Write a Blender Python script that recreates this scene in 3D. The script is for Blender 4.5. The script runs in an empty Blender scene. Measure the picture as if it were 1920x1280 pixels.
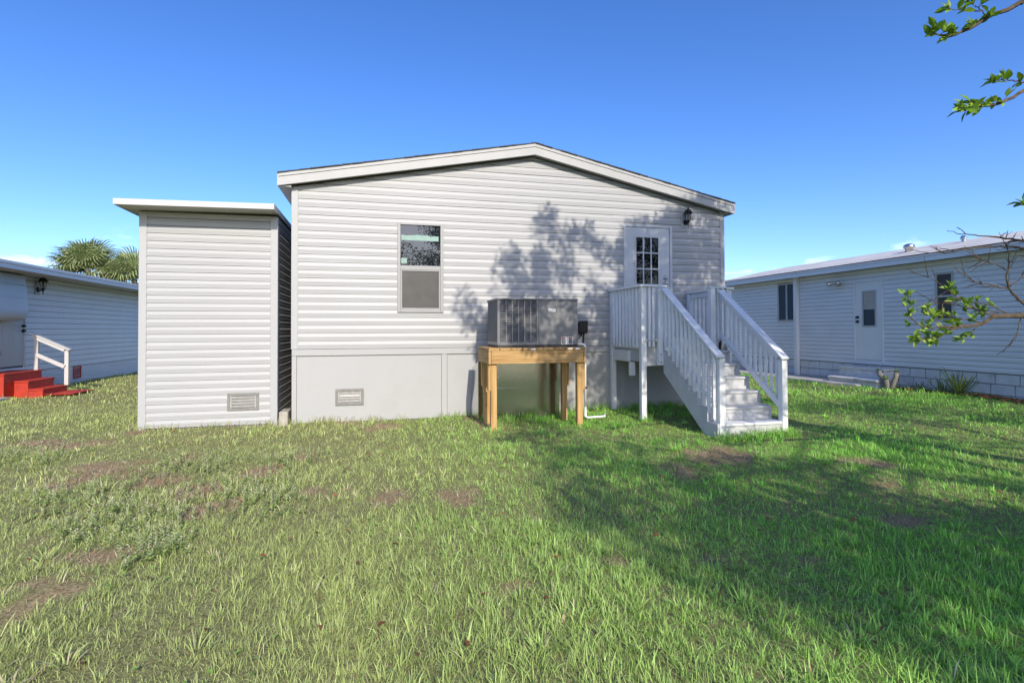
import bpy, bmesh, math, random
import numpy as np
from mathutils import Vector, Matrix, Quaternion
R = math.radians
random.seed(7)
rng = np.random.default_rng(11)
SC = bpy.context.scene
COL = SC.collection

# ------------------------------------------------------------------ camera, sky, sun, exposure
# axes: X runs along the gable wall of the house, Y goes back from it, gable wall at Y = 0
CAM = Vector((1.314, -9.136, 1.487))
cd = bpy.data.cameras.new('camera')
cd.lens = 1005.0 / 1920.0 * 36.0
cd.sensor_width = 36.0
cd.shift_y = -38.0 / 1920.0
cd.clip_start = 0.05
cd.clip_end = 2000.0
cam = bpy.data.objects.new('camera', cd)
COL.objects.link(cam)
th, pitch, roll = R(14.1), R(0.9), R(0.2)
fw = Vector((math.sin(th), math.cos(th), 0)); rt = Vector((math.cos(th), -math.sin(th), 0)); up = Vector((0, 0, 1))
fw2 = fw * math.cos(pitch) + up * math.sin(pitch)
up2 = up * math.cos(pitch) - fw * math.sin(pitch)
rt3 = rt * math.cos(roll) - up2 * math.sin(roll)
up3 = up2 * math.cos(roll) + rt * math.sin(roll)
cam.matrix_world = Matrix(((rt3.x, up3.x, -fw2.x, CAM.x), (rt3.y, up3.y, -fw2.y, CAM.y),
                           (rt3.z, up3.z, -fw2.z, CAM.z), (0, 0, 0, 1)))
SC.camera = cam

SUN_EL, SUN_AZ = R(30.5), R(3.0)          # behind the camera, a touch to the right
SUN = Vector((math.sin(SUN_AZ) * math.cos(SUN_EL), -math.cos(SUN_AZ) * math.cos(SUN_EL), math.sin(SUN_EL)))
world = bpy.data.worlds.new('World'); SC.world = world; world.use_nodes = True
wn, wl = world.node_tree.nodes, world.node_tree.links
wn.clear()
sky = wn.new('ShaderNodeTexSky'); sky.sky_type = 'NISHITA'; sky.sun_disc = False
sky.sun_elevation = SUN_EL; sky.sun_rotation = math.pi - SUN_AZ
sky.air_density = 0.75; sky.dust_density = 1.0; sky.ozone_density = 3.0
hs = wn.new('ShaderNodeHueSaturation'); hs.inputs['Saturation'].default_value = 1.24; hs.inputs['Value'].default_value = 0.70; hs.inputs['Hue'].default_value = 0.511
wl.new(sky.outputs[0], hs.inputs['Color'])
# low wisps of cloud along the horizon
tc = wn.new('ShaderNodeTexCoord'); sx = wn.new('ShaderNodeSeparateXYZ'); wl.new(tc.outputs['Generated'], sx.inputs[0])
mp = wn.new('ShaderNodeMapping'); mp.inputs['Scale'].default_value = (3.2, 3.2, 11.0); wl.new(tc.outputs['Generated'], mp.inputs[0])
nz = wn.new('ShaderNodeTexNoise'); nz.inputs['Scale'].default_value = 2.2; nz.inputs['Detail'].default_value = 7; nz.inputs['Roughness'].default_value = 0.62
wl.new(mp.outputs[0], nz.inputs['Vector'])
cr = wn.new('ShaderNodeValToRGB'); cr.color_ramp.elements[0].position = 0.54; cr.color_ramp.elements[1].position = 0.70
wl.new(nz.outputs['Fac'], cr.inputs[0])
er = wn.new('ShaderNodeValToRGB'); e = er.color_ramp.elements
e[0].position = 0.0; e[0].color = (1, 1, 1, 1); e[1].position = 0.17; e[1].color = (0, 0, 0, 1)
k = e.new(0.11); k.color = (0.8, 0.8, 0.8, 1)
wl.new(sx.outputs['Z'], er.inputs[0])
mm = wn.new('ShaderNodeMath'); mm.operation = 'MULTIPLY'; wl.new(cr.outputs[0], mm.inputs[0]); wl.new(er.outputs[0], mm.inputs[1])
mm2 = wn.new('ShaderNodeMath'); mm2.operation = 'MULTIPLY'; mm2.inputs[1].default_value = 0.75; wl.new(mm.outputs[0], mm2.inputs[0])
mx = wn.new('ShaderNodeMixRGB'); mx.inputs[2].default_value = (4.6, 4.8, 5.1, 1)
wl.new(mm2.outputs[0], mx.inputs[0]); wl.new(hs.outputs[0], mx.inputs[1])
bg = wn.new('ShaderNodeBackground'); bg.inputs['Strength'].default_value = 0.15
wo = wn.new('ShaderNodeOutputWorld')
wl.new(mx.outputs[0], bg.inputs['Color']); wl.new(bg.outputs[0], wo.inputs['Surface'])

sl = bpy.data.lights.new('sun', 'SUN'); sl.energy = 2.0; sl.angle = R(0.53); sl.color = (1.0, 0.92, 0.79)
so = bpy.data.objects.new('sun', sl); COL.objects.link(so)
so.location = SUN * 60
so.rotation_euler = (-SUN).to_track_quat('-Z', 'Y').to_euler()

vs = SC.view_settings
vs.view_transform = 'Standard'; vs.look = 'None'; vs.exposure = 1.34; vs.gamma = 1.0; vs.use_curve_mapping = False
SC.render.engine = 'CYCLES'
SC.cycles.use_denoising = True
SC.cycles.max_bounces = 6; SC.cycles.diffuse_bounces = 3; SC.cycles.glossy_bounces = 3
SC.cycles.transmission_bounces = 4; SC.cycles.transparent_max_bounces = 6
SC.cycles.caustics_reflective = False; SC.cycles.caustics_refractive = False

# ------------------------------------------------------------------ materials
def new_mat(name):
    m = bpy.data.materials.new(name); m.use_nodes = True
    n, l = m.node_tree.nodes, m.node_tree.links
    return m, n, l, n['Principled BSDF']

def pmat(name, col, rough=0.5, metal=0.0, var=0.06, vscale=3.0, bump=0.0, bscale=40.0, stretch=(1, 1, 1), spec=0.4,
         stain=None, stain_scale=1.2, stain_amt=0.5, stain_lo=0.55, stain_hi=0.75):
    """plain painted/solid surface with gentle tonal variation, optional stains and fine relief"""
    m, n, l, b = new_mat(name)
    b.inputs['Roughness'].default_value = rough; b.inputs['Metallic'].default_value = metal
    b.inputs['Specular IOR Level'].default_value = spec
    g = n.new('ShaderNodeNewGeometry')
    mp = n.new('ShaderNodeMapping'); mp.inputs['Scale'].default_value = stretch; l.new(g.outputs['Position'], mp.inputs[0])
    t = n.new('ShaderNodeTexNoise'); t.inputs['Scale'].default_value = vscale; t.inputs['Detail'].default_value = 6
    l.new(mp.outputs[0], t.inputs['Vector'])
    r = n.new('ShaderNodeValToRGB')
    r.color_ramp.elements[0].position = 0.3; r.color_ramp.elements[1].position = 0.7
    r.color_ramp.elements[0].color = (*[c * (1 - var) for c in col], 1)
    r.color_ramp.elements[1].color = (*[min(1, c * (1 + var)) for c in col], 1)
    l.new(t.outputs['Fac'], r.inputs[0])
    out = r.outputs[0]
    if stain:
        t2 = n.new('ShaderNodeTexNoise'); t2.inputs['Scale'].default_value = stain_scale; t2.inputs['Detail'].default_value = 8
        t2.inputs['Roughness'].default_value = 0.65
        l.new(mp.outputs[0], t2.inputs['Vector'])
        r2 = n.new('ShaderNodeValToRGB'); r2.color_ramp.elements[0].position = stain_lo; r2.color_ramp.elements[1].position = stain_hi
        l.new(t2.outputs['Fac'], r2.inputs[0])
        ml = n.new('ShaderNodeMath'); ml.operation = 'MULTIPLY'; ml.inputs[1].default_value = stain_amt; l.new(r2.outputs[0], ml.inputs[0])
        mix = n.new('ShaderNodeMixRGB'); mix.inputs[2].default_value = (*stain, 1)
        l.new(ml.outputs[0], mix.inputs[0]); l.new(out, mix.inputs[1]); out = mix.outputs[0]
    l.new(out, b.inputs['Base Color'])
    if bump:
        t3 = n.new('ShaderNodeTexNoise'); t3.inputs['Scale'].default_value = bscale; t3.inputs['Detail'].default_value = 5
        l.new(mp.outputs[0], t3.inputs['Vector'])
        bp = n.new('ShaderNodeBump'); bp.inputs['Strength'].default_value = bump; bp.inputs['Distance'].default_value = 0.01
        l.new(t3.outputs['Fac'], bp.inputs['Height']); l.new(bp.outputs[0], b.inputs['Normal'])
    return m

def leafmat(name, rough=0.45, trans=0.35, spec=0.35):
    """thin foliage: colour from the mesh's own colour attribute, some light passing through"""
    m, n, l, b = new_mat(name)
    a = n.new('ShaderNodeAttribute'); a.attribute_name = 'tint'
    l.new(a.outputs['Color'], b.inputs['Base Color'])
    b.inputs['Roughness'].default_value = rough; b.inputs['Specular IOR Level'].default_value = spec
    t = n.new('ShaderNodeBsdfTranslucent')
    mu = n.new('ShaderNodeMixRGB'); mu.blend_type = 'MULTIPLY'; mu.inputs[0].default_value = 1; mu.inputs[2].default_value = (1.0, 1.15, 0.55, 1)
    l.new(a.outputs['Color'], mu.inputs[1]); l.new(mu.outputs[0], t.inputs['Color'])
    ms = n.new('ShaderNodeMixShader'); ms.inputs[0].default_value = trans
    l.new(b.outputs[0], ms.inputs[1]); l.new(t.outputs[0], ms.inputs[2])
    l.new(ms.outputs[0], n['Material Output'].inputs['Surface'])
    return m

def woodmat(name, dark, light, axis, rough=0.7):
    m, n, l, b = new_mat(name)
    g = n.new('ShaderNodeNewGeometry'); mp = n.new('ShaderNodeMapping')
    s = [34.0, 34.0, 34.0]; s['xyz'.index(axis)] = 1.4
    mp.inputs['Scale'].default_value = s; l.new(g.outputs['Position'], mp.inputs[0])
    t = n.new('ShaderNodeTexNoise'); t.inputs['Scale'].default_value = 1.0; t.inputs['Detail'].default_value = 8; t.inputs['Distortion'].default_value = 0.6
    l.new(mp.outputs[0], t.inputs['Vector'])
    r = n.new('ShaderNodeValToRGB'); r.color_ramp.elements[0].position = 0.32; r.color_ramp.elements[1].position = 0.68
    r.color_ramp.elements[0].color = (*dark, 1); r.color_ramp.elements[1].color = (*light, 1); l.new(t.outputs['Fac'], r.inputs[0])
    # knots
    mp2 = n.new('ShaderNodeMapping'); s2 = [5.0, 5.0, 5.0]; s2['xyz'.index(axis)] = 2.6
    mp2.inputs['Scale'].default_value = s2; l.new(g.outputs['Position'], mp2.inputs[0])
    v = n.new('ShaderNodeTexVoronoi'); v.inputs['Scale'].default_value = 1.0; l.new(mp2.outputs[0], v.inputs['Vector'])
    r2 = n.new('ShaderNodeValToRGB'); r2.color_ramp.elements[0].position = 0.05; r2.color_ramp.elements[0].color = (1, 1, 1, 1)
    r2.color_ramp.elements[1].position = 0.13; r2.color_ramp.elements[1].color = (0, 0, 0, 1)
    l.new(v.outputs['Distance'], r2.inputs[0])
    mix = n.new('ShaderNodeMixRGB'); mix.inputs[2].default_value = (dark[0] * 0.35, dark[1] * 0.28, dark[2] * 0.25, 1)
    l.new(r2.outputs[0], mix.inputs[0]); l.new(r.outputs[0], mix.inputs[1]); l.new(mix.outputs[0], b.inputs['Base Color'])
    b.inputs['Roughness'].default_value = rough; b.inputs['Specular IOR Level'].default_value = 0.25
    bp = n.new('ShaderNodeBump'); bp.inputs['Strength'].default_value = 0.25; bp.inputs['Distance'].default_value = 0.004
    l.new(t.outputs['Fac'], bp.inputs['Height']); l.new(bp.outputs[0], b.inputs['Normal'])
    return m

M = {}
M['vinyl'] = pmat('vinyl_siding', (0.362, 0.364, 0.364), 0.48, var=0.03, vscale=1.5, bump=0.22, bscale=4.0, stain=(0.30, 0.30, 0.29), stain_amt=0.25, stain_scale=0.8, stretch=(0.5, 1, 2.2))
M['vinyl_trim'] = pmat('vinyl_trim', (0.38, 0.382, 0.382), 0.45, var=0.02)
M['backing'] = pmat('wall_backing', (0.16, 0.16, 0.16), 0.9, var=0.05)  # dark tone paints the shadow lines in the gaps between lap boards
M['skirt'] = pmat('skirting_panel', (0.37, 0.371, 0.369), 0.55, var=0.03, vscale=1.2, stain=(0.29, 0.28, 0.255), stain_amt=0.4, stain_scale=1.1, stain_lo=0.52, stain_hi=0.8)
M['fascia'] = pmat('fascia_paint', (0.385, 0.383, 0.375), 0.5, var=0.05, vscale=4, stain=(0.40, 0.38, 0.34), stain_amt=0.3, stain_scale=5, stain_lo=0.6, stain_hi=0.8)
M['soffit'] = pmat('soffit_paint', (0.46, 0.45, 0.42), 0.6, var=0.03)
M['shingle'] = pmat('shingle', (0.055, 0.052, 0.05), 0.9, var=0.35, vscale=30, bump=0.5, bscale=90)
M['white_alu'] = pmat('white_aluminium', (0.50, 0.50, 0.50), 0.4, var=0.015)
M['frame'] = pmat('window_vinyl', (0.31, 0.31, 0.305), 0.4, var=0.02)
M['white_paint'] = pmat('white_paint', (0.76, 0.765, 0.76), 0.5, var=0.05, vscale=6, stain=(0.42, 0.42, 0.40), stain_amt=0.35, stain_scale=7, stain_lo=0.55, stain_hi=0.8, bump=0.06, bscale=60)
M['grey_paint'] = pmat('grey_deck_paint', (0.50, 0.505, 0.51), 0.6, var=0.06, vscale=7, stain=(0.28, 0.27, 0.26), stain_amt=0.4, stain_scale=5, bump=0.08, bscale=60)
M['door'] = pmat('door_paint', (0.52, 0.53, 0.54), 0.4, var=0.015)
M['vent'] = pmat('vent_plastic', (0.21, 0.205, 0.19), 0.5, var=0.12, vscale=18)
M['vent_light'] = pmat('vent_slat_grey', (0.36, 0.35, 0.33), 0.5, var=0.12, vscale=18)
M['black'] = pmat('black_metal', (0.012, 0.012, 0.014), 0.4, var=0.1)
M['steel'] = pmat('brushed_steel', (0.55, 0.54, 0.52), 0.28, metal=1.0, var=0.05)
M['concrete'] = pmat('concrete', (0.36, 0.33, 0.28), 0.9, var=0.15, vscale=14, bump=0.4, bscale=60)
M['slab'] = pmat('concrete_slab', (0.42, 0.41, 0.39), 0.85, var=0.12, vscale=6, bump=0.2, bscale=50, stain=(0.22, 0.21, 0.19), stain_amt=0.5)
M['masonry'] = pmat('whitewashed_block', (0.72, 0.72, 0.71), 0.85, var=0.08, vscale=6, bump=0.7, bscale=22, stain=(0.20, 0.19, 0.17), stain_amt=0.55, stain_scale=4, stain_lo=0.56, stain_hi=0.72)
M['mortar'] = pmat('mortar', (0.23, 0.225, 0.21), 0.95, var=0.2, vscale=10)
M['red'] = pmat('red_paint', (0.42, 0.035, 0.018), 0.55, var=0.15, vscale=8, stain=(0.16, 0.05, 0.04), stain_amt=0.75, stain_scale=9, bump=0.3, bscale=40)
M['roof_white'] = pmat('coated_roof', (0.62, 0.60, 0.57), 0.7, var=0.1, vscale=3, stain=(0.26, 0.23, 0.22), stain_amt=0.75, stain_scale=1.6, stain_lo=0.46, stain_hi=0.66, stretch=(5.0, 0.35, 1))
M['frame_r'] = pmat('neighbour_frame', (0.50, 0.49, 0.47), 0.45, var=0.05)
M['white_r'] = pmat('neighbour_white', (0.82, 0.82, 0.815), 0.45, var=0.03, vscale=3)
M['siding_r'] = pmat('old_white_siding', (0.80, 0.805, 0.81), 0.5, var=0.04, vscale=2, stain=(0.62, 0.62, 0.61), stain_amt=0.5, stain_scale=1.3, stretch=(1, 0.6, 1.4))
M['awning'] = pmat('awning_sheet', (0.50, 0.58, 0.64), 0.45, var=0.03, vscale=2)
M['siding_l'] = pmat('left_white_siding', (0.74, 0.76, 0.78), 0.5, var=0.03, vscale=2)
M['ac'] = pmat('unit_paint', (0.185, 0.188, 0.195), 0.38, metal=0.25, var=0.05, vscale=3)
M['ac_dark'] = pmat('unit_recess', (0.035, 0.035, 0.037), 0.6)
M['galv'] = pmat('galvanised_sheet', (0.62, 0.63, 0.63), 0.15, metal=1.0, var=0.08, vscale=2.5, bump=0.05, bscale=3.0)
M['pvc'] = pmat('pvc_pipe', (0.78, 0.78, 0.77), 0.35, var=0.02)
M['tape'] = pmat('green_tape', (0.24, 0.36, 0.32), 0.6, var=0.08, vscale=9)
M['label'] = pmat('label_white', (0.75, 0.75, 0.73), 0.5)
M['label_red'] = pmat('label_red', (0.40, 0.05, 0.04), 0.5)
M['label_black'] = pmat('label_black', (0.05, 0.05, 0.05), 0.5)
M['curtain'] = pmat('blind', (0.62, 0.58, 0.50), 0.7, var=0.05)
M['bark'] = pmat('bark', (0.11, 0.085, 0.06), 0.9, var=0.35, vscale=9, bump=0.7, bscale=25, stretch=(1, 1, 0.3))
M['twig'] = pmat('twig_bark', (0.10, 0.075, 0.05), 0.85, var=0.4, vscale=25, bump=0.3, bscale=80)
M['palm_bark'] = pmat('palm_bark', (0.17, 0.14, 0.10), 0.95, var=0.3, vscale=8, bump=0.8, bscale=14)
M['succ_bark'] = pmat('succulent_bark', (0.25, 0.23, 0.20), 0.9, var=0.25, vscale=20, bump=0.5, bscale=50)
M['pine_x'] = woodmat('pine_beam', (0.33, 0.18, 0.065), (0.52, 0.35, 0.155), 'x')
M['pine_y'] = woodmat('pine_plank', (0.31, 0.17, 0.065), (0.52, 0.34, 0.15), 'y')
M['pine_z'] = woodmat('pine_post', (0.33, 0.18, 0.06), (0.53, 0.35, 0.15), 'z')
M['leaf'] = leafmat('foliage', 0.42, 0.22, 0.4)
M['palm'] = leafmat('palm_frond', 0.4, 0.2, 0.45)
M['grass'] = leafmat('grass_blades', 0.5, 0.12, 0.3)

def glassmat(name, col, ior=1.75, rough=0.015):
    m, n, l, b = new_mat(name)
    b.inputs['Base Color'].default_value = (*col, 1); b.inputs['Roughness'].default_value = rough
    b.inputs['IOR'].default_value = ior; b.inputs['Specular IOR Level'].default_value = 0.5
    return m
M['glass'] = glassmat('window_glass', (0.010, 0.013, 0.016), 1.75)
M['glass_dark'] = glassmat('door_glass', (0.003, 0.003, 0.004), 1.35)
M['glass_blue'] = glassmat('neighbour_glass', (0.05, 0.075, 0.10), 1.6, 0.08)
M['screen'] = pmat('insect_screen', (0.085, 0.082, 0.078), 0.3, var=0.12, vscale=5, spec=0.35)
def clearglass():
    m, n, l, b = new_mat('lantern_glass')
    b.inputs['Base Color'].default_value = (0.9, 0.9, 0.85, 1); b.inputs['Roughness'].default_value = 0.08
    b.inputs['Transmission Weight'].default_value = 0.85; b.inputs['IOR'].default_value = 1.2
    return m
M['lantern_glass'] = clearglass()

# ------------------------------------------------------------------ object helpers
ORG = {}
def setp(o, label=None, cat=None, group=None, kind=None):
    if label: o['label'] = label
    if cat: o['category'] = cat
    if group: o['group'] = group
    if kind: o['kind'] = kind
    return o

def thing(name, loc, label, cat, group=None):
    o = bpy.data.objects.new(name, None); COL.objects.link(o)
    o.empty_display_size = 0.1
    o.location = loc; ORG[o.name] = Vector(loc)
    return setp(o, label, cat, group)

class MB:
    def __init__(self): self.v = []; self.f = []
    def raw(self, vs, fs):
        b = len(self.v); self.v += [tuple(p) for p in vs]; self.f += [tuple(i + b for i in q) for q in fs]; return self
    def box(self, x0, x1, y0, y1, z0, z1):
        return self.raw([(x0, y0, z0), (x1, y0, z0), (x1, y1, z0), (x0, y1, z0), (x0, y0, z1), (x1, y0, z1), (x1, y1, z1), (x0, y1, z1)],
                        [(0, 3, 2, 1), (4, 5, 6, 7), (0, 1, 5, 4), (1, 2, 6, 5), (2, 3, 7, 6), (3, 0, 4, 7)])
    def prism(self, a, b):
        """solid between two matching polygons"""
        n = len(a)
        return self.raw(list(a) + list(b), [tuple(range(n))[::-1], tuple(range(n, 2 * n))] + [(i, (i + 1) % n, n + (i + 1) % n, n + i) for i in range(n)])
    def bar(self, p, q, w, h, upv=(0, 0, 1)):
        """rectangular bar from p to q, w wide sideways, h tall along upv"""
        p, q, u = Vector(p), Vector(q), Vector(upv)
        d = (q - p).normalized(); s = d.cross(u).normalized(); t = s.cross(d).normalized()
        c = [s * w / 2 + t * h / 2, -s * w / 2 + t * h / 2, -s * w / 2 - t * h / 2, s * w / 2 - t * h / 2]
        return self.prism([p + k for k in c], [q + k for k in c])
    def tube(self, path, rad, n=8, cap=True):
        path = [Vector(p) for p in path]
        if not hasattr(rad, '__len__'): rad = [rad] * len(path)
        rings = []
        ref = Vector((0.31, 0.17, 0.93))
        for i, p in enumerate(path):
            d = (path[min(i + 1, len(path) - 1)] - path[max(i - 1, 0)]).normalized()
            if abs(d.dot(ref)) > 0.95: ref = Vector((0.9, 0.3, 0.1))
            a = d.cross(ref).normalized(); b = d.cross(a).normalized()
            rings.append([p + (a * math.cos(2 * math.pi * j / n) + b * math.sin(2 * math.pi * j / n)) * rad[i] for j in range(n)])
        vs = [v for r in rings for v in r]
        fs = [(i * n + j, i * n + (j + 1) % n, (i + 1) * n + (j + 1) % n, (i + 1) * n + j) for i in range(len(path) - 1) for j in range(n)]
        if cap: fs += [tuple(range(n)), tuple(range((len(path) - 1) * n, len(path) * n))[::-1]]
        return self.raw(vs, fs)
    def lathe(self, c, prof, n=12):
        """profile of (radius, z) about a vertical axis at c"""
        vs, fs = [], []
        for r, z in prof:
            vs += [(c[0] + r * math.cos(2 * math.pi * j / n), c[1] + r * math.sin(2 * math.pi * j / n), c[2] + z) for j in range(n)]
        for i in range(len(prof) - 1):
            fs += [(i * n + j, i * n + (j + 1) % n, (i + 1) * n + (j + 1) % n, (i + 1) * n + j) for j in range(n)]
        fs += [tuple(range(n))[::-1], tuple(range((len(prof) - 1) * n, len(prof) * n))]
        return self.raw(vs, fs)
    def build(self, name, mat, parent=None, origin=None, bevel=0.0, smooth=False, segs=1):
        o_ = ORG[parent.name] if parent is not None else Vector(origin or (0, 0, 0))
        me = bpy.data.meshes.new(name)
        me.from_pydata([(v[0] - o_.x, v[1] - o_.y, v[2] - o_.z) for v in self.v], [], self.f)
        bm = bmesh.new(); bm.from_mesh(me)
        bmesh.ops.recalc_face_normals(bm, faces=bm.faces)
        if bevel:
            bmesh.ops.bevel(bm, geom=[e for e in bm.edges if len(e.link_faces) == 2 and e.calc_face_angle(0) > 0.5], offset=bevel, segments=segs, affect='EDGES', clamp_overlap=True)
        bm.to_mesh(me); bm.free()
        if smooth:
            for p in me.polygons: p.use_smooth = True
        me.materials.append(M[mat] if isinstance(mat, str) else mat)
        o = bpy.data.objects.new(name, me); COL.objects.link(o)
        if parent is not None: o.parent = parent
        else: o.location = o_
        ORG[o.name] = o_
        return o

def box(name, mat, parent, x0, x1, y0, y1, z0, z1, bevel=0.0, **k):
    return MB().box(x0, x1, y0, y1, z0, z1).build(name, mat, parent, bevel=bevel, **k)
def bar(name, mat, parent, p, q, w, h, bevel=0.0, upv=(0, 0, 1)):
    return MB().bar(p, q, w, h, upv).build(name, mat, parent, bevel=bevel)

def np_mesh(name, V, F_counts, F_idx, col, mat, parent=None, origin=(0, 0, 0)):
    """fast mesh from numpy arrays with a per-vertex 'tint' colour"""
    me = bpy.data.meshes.new(name)
    me.vertices.add(len(V)); me.vertices.foreach_set('co', (V - np.array(origin)).astype(np.float32).ravel())
    me.loops.add(len(F_idx)); me.loops.foreach_set('vertex_index', F_idx.astype(np.int32))
    me.polygons.add(len(F_counts))
    st = np.concatenate(([0], np.cumsum(F_counts)[:-1])).astype(np.int32)
    me.polygons.foreach_set('loop_start', st)
    me.update(calc_edges=True)
    if col is not None:
        a = me.attributes.new('tint', 'FLOAT_COLOR', 'POINT')
        a.data.foreach_set('color', np.concatenate([col, np.ones((len(col), 1))], 1).astype(np.float32).ravel())
    me.materials.append(M[mat])
    o = bpy.data.objects.new(name, me); COL.objects.link(o)
    if parent is not None: o.parent = parent
    else: o.location = origin
    ORG[o.name] = Vector(origin)
    return o

# ------------------------------------------------------------------ ground
def gz(x, y):
    """height of the lawn"""
    x = np.asarray(x, float); y = np.asarray(y, float)
    b = 0.012 * np.sin(x * 1.3 + 0.7) * np.sin(y * 1.1 + 0.3) + 0.010 * np.sin(x * 2.7 + y * 1.9) + 0.006 * np.sin(x * 5.1 - y * 4.3)
    rise = 0.09 * np.clip((x - 8.0) / 4.0, 0, 1) + 0.03 * np.clip((x - 3.0) / 4.0, 0, 1) * np.clip((y + 4) / 4, 0, 1)
    return b + rise
def ngrid(fn_scale, seed, n=256):
    """tileable smooth noise on a grid, looked up in metres"""
    r = np.random.default_rng(seed); g = r.random((n, n))
    def f(x, y):
        u = np.asarray(x) / fn_scale + 1000.0; v = np.asarray(y) / fn_scale + 1000.0
        i = np.floor(u).astype(int); j = np.floor(v).astype(int); fu = u - i; fv = v - j
        fu = fu * fu * (3 - 2 * fu); fv = fv * fv * (3 - 2 * fv)
        a = g[i % n, j % n]; b = g[(i + 1) % n, j % n]; c = g[i % n, (j + 1) % n]; d = g[(i + 1) % n, (j + 1) % n]
        return (a * (1 - fu) + b * fu) * (1 - fv) + (c * (1 - fu) + d * fu) * fv
    return f
n_big, n_mid, n_small, n_fine = ngrid(1.7, 1), ngrid(0.55, 2), ngrid(0.17, 3), ngrid(0.06, 4)

DRY = [(-1.56, -2.56, 0.52, 0.5), (-2.42, -1.02, 0.41, 0.34), (-3.11, -0.7, 0.41, 0.32), (0.09, -3.07, 0.27, 0.36), (0.42, -2.41, 0.21, 0.34),
       (-0.83, -2.15, 0.13, 0.35), (-0.22, -3.56, 0.29, 0.37), (1.44, -4.23, 0.23, 0.41), (1.4, -0.73, 0.31, 0.46), (0.83, 0.02, 0.25, 0.43),
       (5.14, -3.61, 0.45, 0.46), (4.4, -4.08, 0.21, 0.3), (6.54, -4.32, 0.27, 0.25), (5.97, -5.09, 0.19, 0.16), (-2.08, 0.04, 0.23, 0.44),
       (2.02, -4.35, 0.28, 0.34), (2.82, -5.97, 0.15, 0.1), (4.01, -6.24, 0.12, 0.09), (-0.01, -4.04, 0.22, 0.28), (0.76, -3.94, 0.16, 0.15),
       (-0.13, -4.31, 0.14, 0.17), (-0.38, -5.12, 0.2, 0.17), (2.93, -0.56, 0.18, 0.8), (10.8, 3.37, 0.27, 0.72), (2.07, -6.11, 0.12, 0.09),
       (5.24, -5.87, 0.2, 0.14), (-0.79, -3.08, 0.26, 0.3), (-1.62, -2.96, 0.2, 0.3)]
def dryness(x, y):
    x = np.asarray(x, float); y = np.asarray(y, float)
    d = np.zeros_like(x)
    wob = (n_mid(x, y) - 0.5) * 0.5 + (n_small(x, y) - 0.5) * 1.0
    for cx, cy, rx, ry in DRY:
        q = np.sqrt(((x - cx) / (rx * 0.95)) ** 2 + ((y - cy) / (ry * 0.95)) ** 2) + wob
        d = np.maximum(d, np.clip((1.12 - q) * 1.3, 0, 1))
    d = np.maximum(d, 0.9 * np.clip((n_mid(x + 40, y) * 0.6 + n_big(x + 9, y) * 0.3 + n_small(x, y + 20) * 0.35 - 0.98) / 0.12, 0, 1))
    # bare strip along the foot of the gable wall
    d = np.maximum(d, np.clip(0.75 - np.abs(y + 0.05) / 0.10, 0, 1) * (x > -2.2) * (x < 4.5) * n_mid(x, y) * 1.4)
    return np.clip(d, 0, 1)

def ground_mat():
    m, n, l, b = new_mat('lawn_soil')
    a = n.new('ShaderNodeAttribute'); a.attribute_name = 'tint'
    g = n.new('ShaderNodeNewGeometry')
    t = n.new('ShaderNodeTexNoise'); t.inputs['Scale'].default_value = 55; t.inputs['Detail'].default_value = 8; t.inputs['Roughness'].default_value = 0.7
    l.new(g.outputs['Position'], t.inputs['Vector'])
    r = n.new('ShaderNodeValToRGB'); r.color_ramp.elements[0].position = 0.35; r.color_ramp.elements[1].position = 0.68
    r.color_ramp.elements[0].color = (0.35, 0.33, 0.30, 1); r.color_ramp.elements[1].color = (1.5, 1.45, 1.3, 1)
    l.new(t.outputs['Fac'], r.inputs[0])
    mu = n.new('ShaderNodeMixRGB'); mu.blend_type = 'MULTIPLY'; mu.inputs[0].default_value = 1
    l.new(a.outputs['Color'], mu.inputs[1]); l.new(r.outputs[0], mu.inputs[2]); l.new(mu.outputs[0], b.inputs['Base Color'])
    b.inputs['Roughness'].default_value = 0.95; b.inputs['Specular IOR Level'].default_value = 0.1
    bp = n.new('ShaderNodeBump'); bp.inputs['Strength'].default_value = 0.8; bp.inputs['Distance'].default_value = 0.02
    l.new(t.outputs['Fac'], bp.inputs['Height']); l.new(bp.outputs[0], b.inputs['Normal'])
    return m
M['soil'] = ground_mat()

def build_ground():
    xs = np.concatenate([np.array([-600, -300, -150, -80, -45, -28, -20, -15]), np.arange(-12, 18.01, 0.12), np.array([20, 25, 33, 50, 90, 170, 320, 600])])
    ys = np.concatenate([np.array([-600, -300, -150, -80, -45, -28, -20, -15]), np.arange(-12, 16.01, 0.12), np.array([18, 23, 31, 50, 90, 170, 320, 600])])
    X, Y = np.meshgrid(xs, ys, indexing='ij')
    Z = gz(X, Y)
    V = np.stack([X, Y, Z], -1).reshape(-1, 3)
    nx, ny = len(xs), len(ys)
    i = np.arange(nx * ny).reshape(nx, ny)
    F = np.stack([i[:-1, :-1], i[1:, :-1], i[1:, 1:], i[:-1, 1:]], -1).reshape(-1, 4)
    d = dryness(V[:, 0], V[:, 1])[:, None]
    far = np.clip((np.maximum(np.abs(V[:, 0] - 3) - 13, np.abs(V[:, 1]) - 12)) / 6, 0, 1)[:, None]
    soil = np.array([0.25, 0.26, 0.13]); straw = np.array([0.38, 0.29, 0.19]); green = np.array([0.075, 0.105, 0.030])
    c = soil * (1 - d) + straw * d
    c = c * (1 - far) + green * far
    o = np_mesh('lawn', V, np.full(len(F), 4), F.ravel(), c, 'soil')
    setp(o, 'mown green lawn with brown dry patches in front of the house', kind='structure')
    for p in o.data.polygons: p.use_smooth = True
build_ground()

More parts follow.
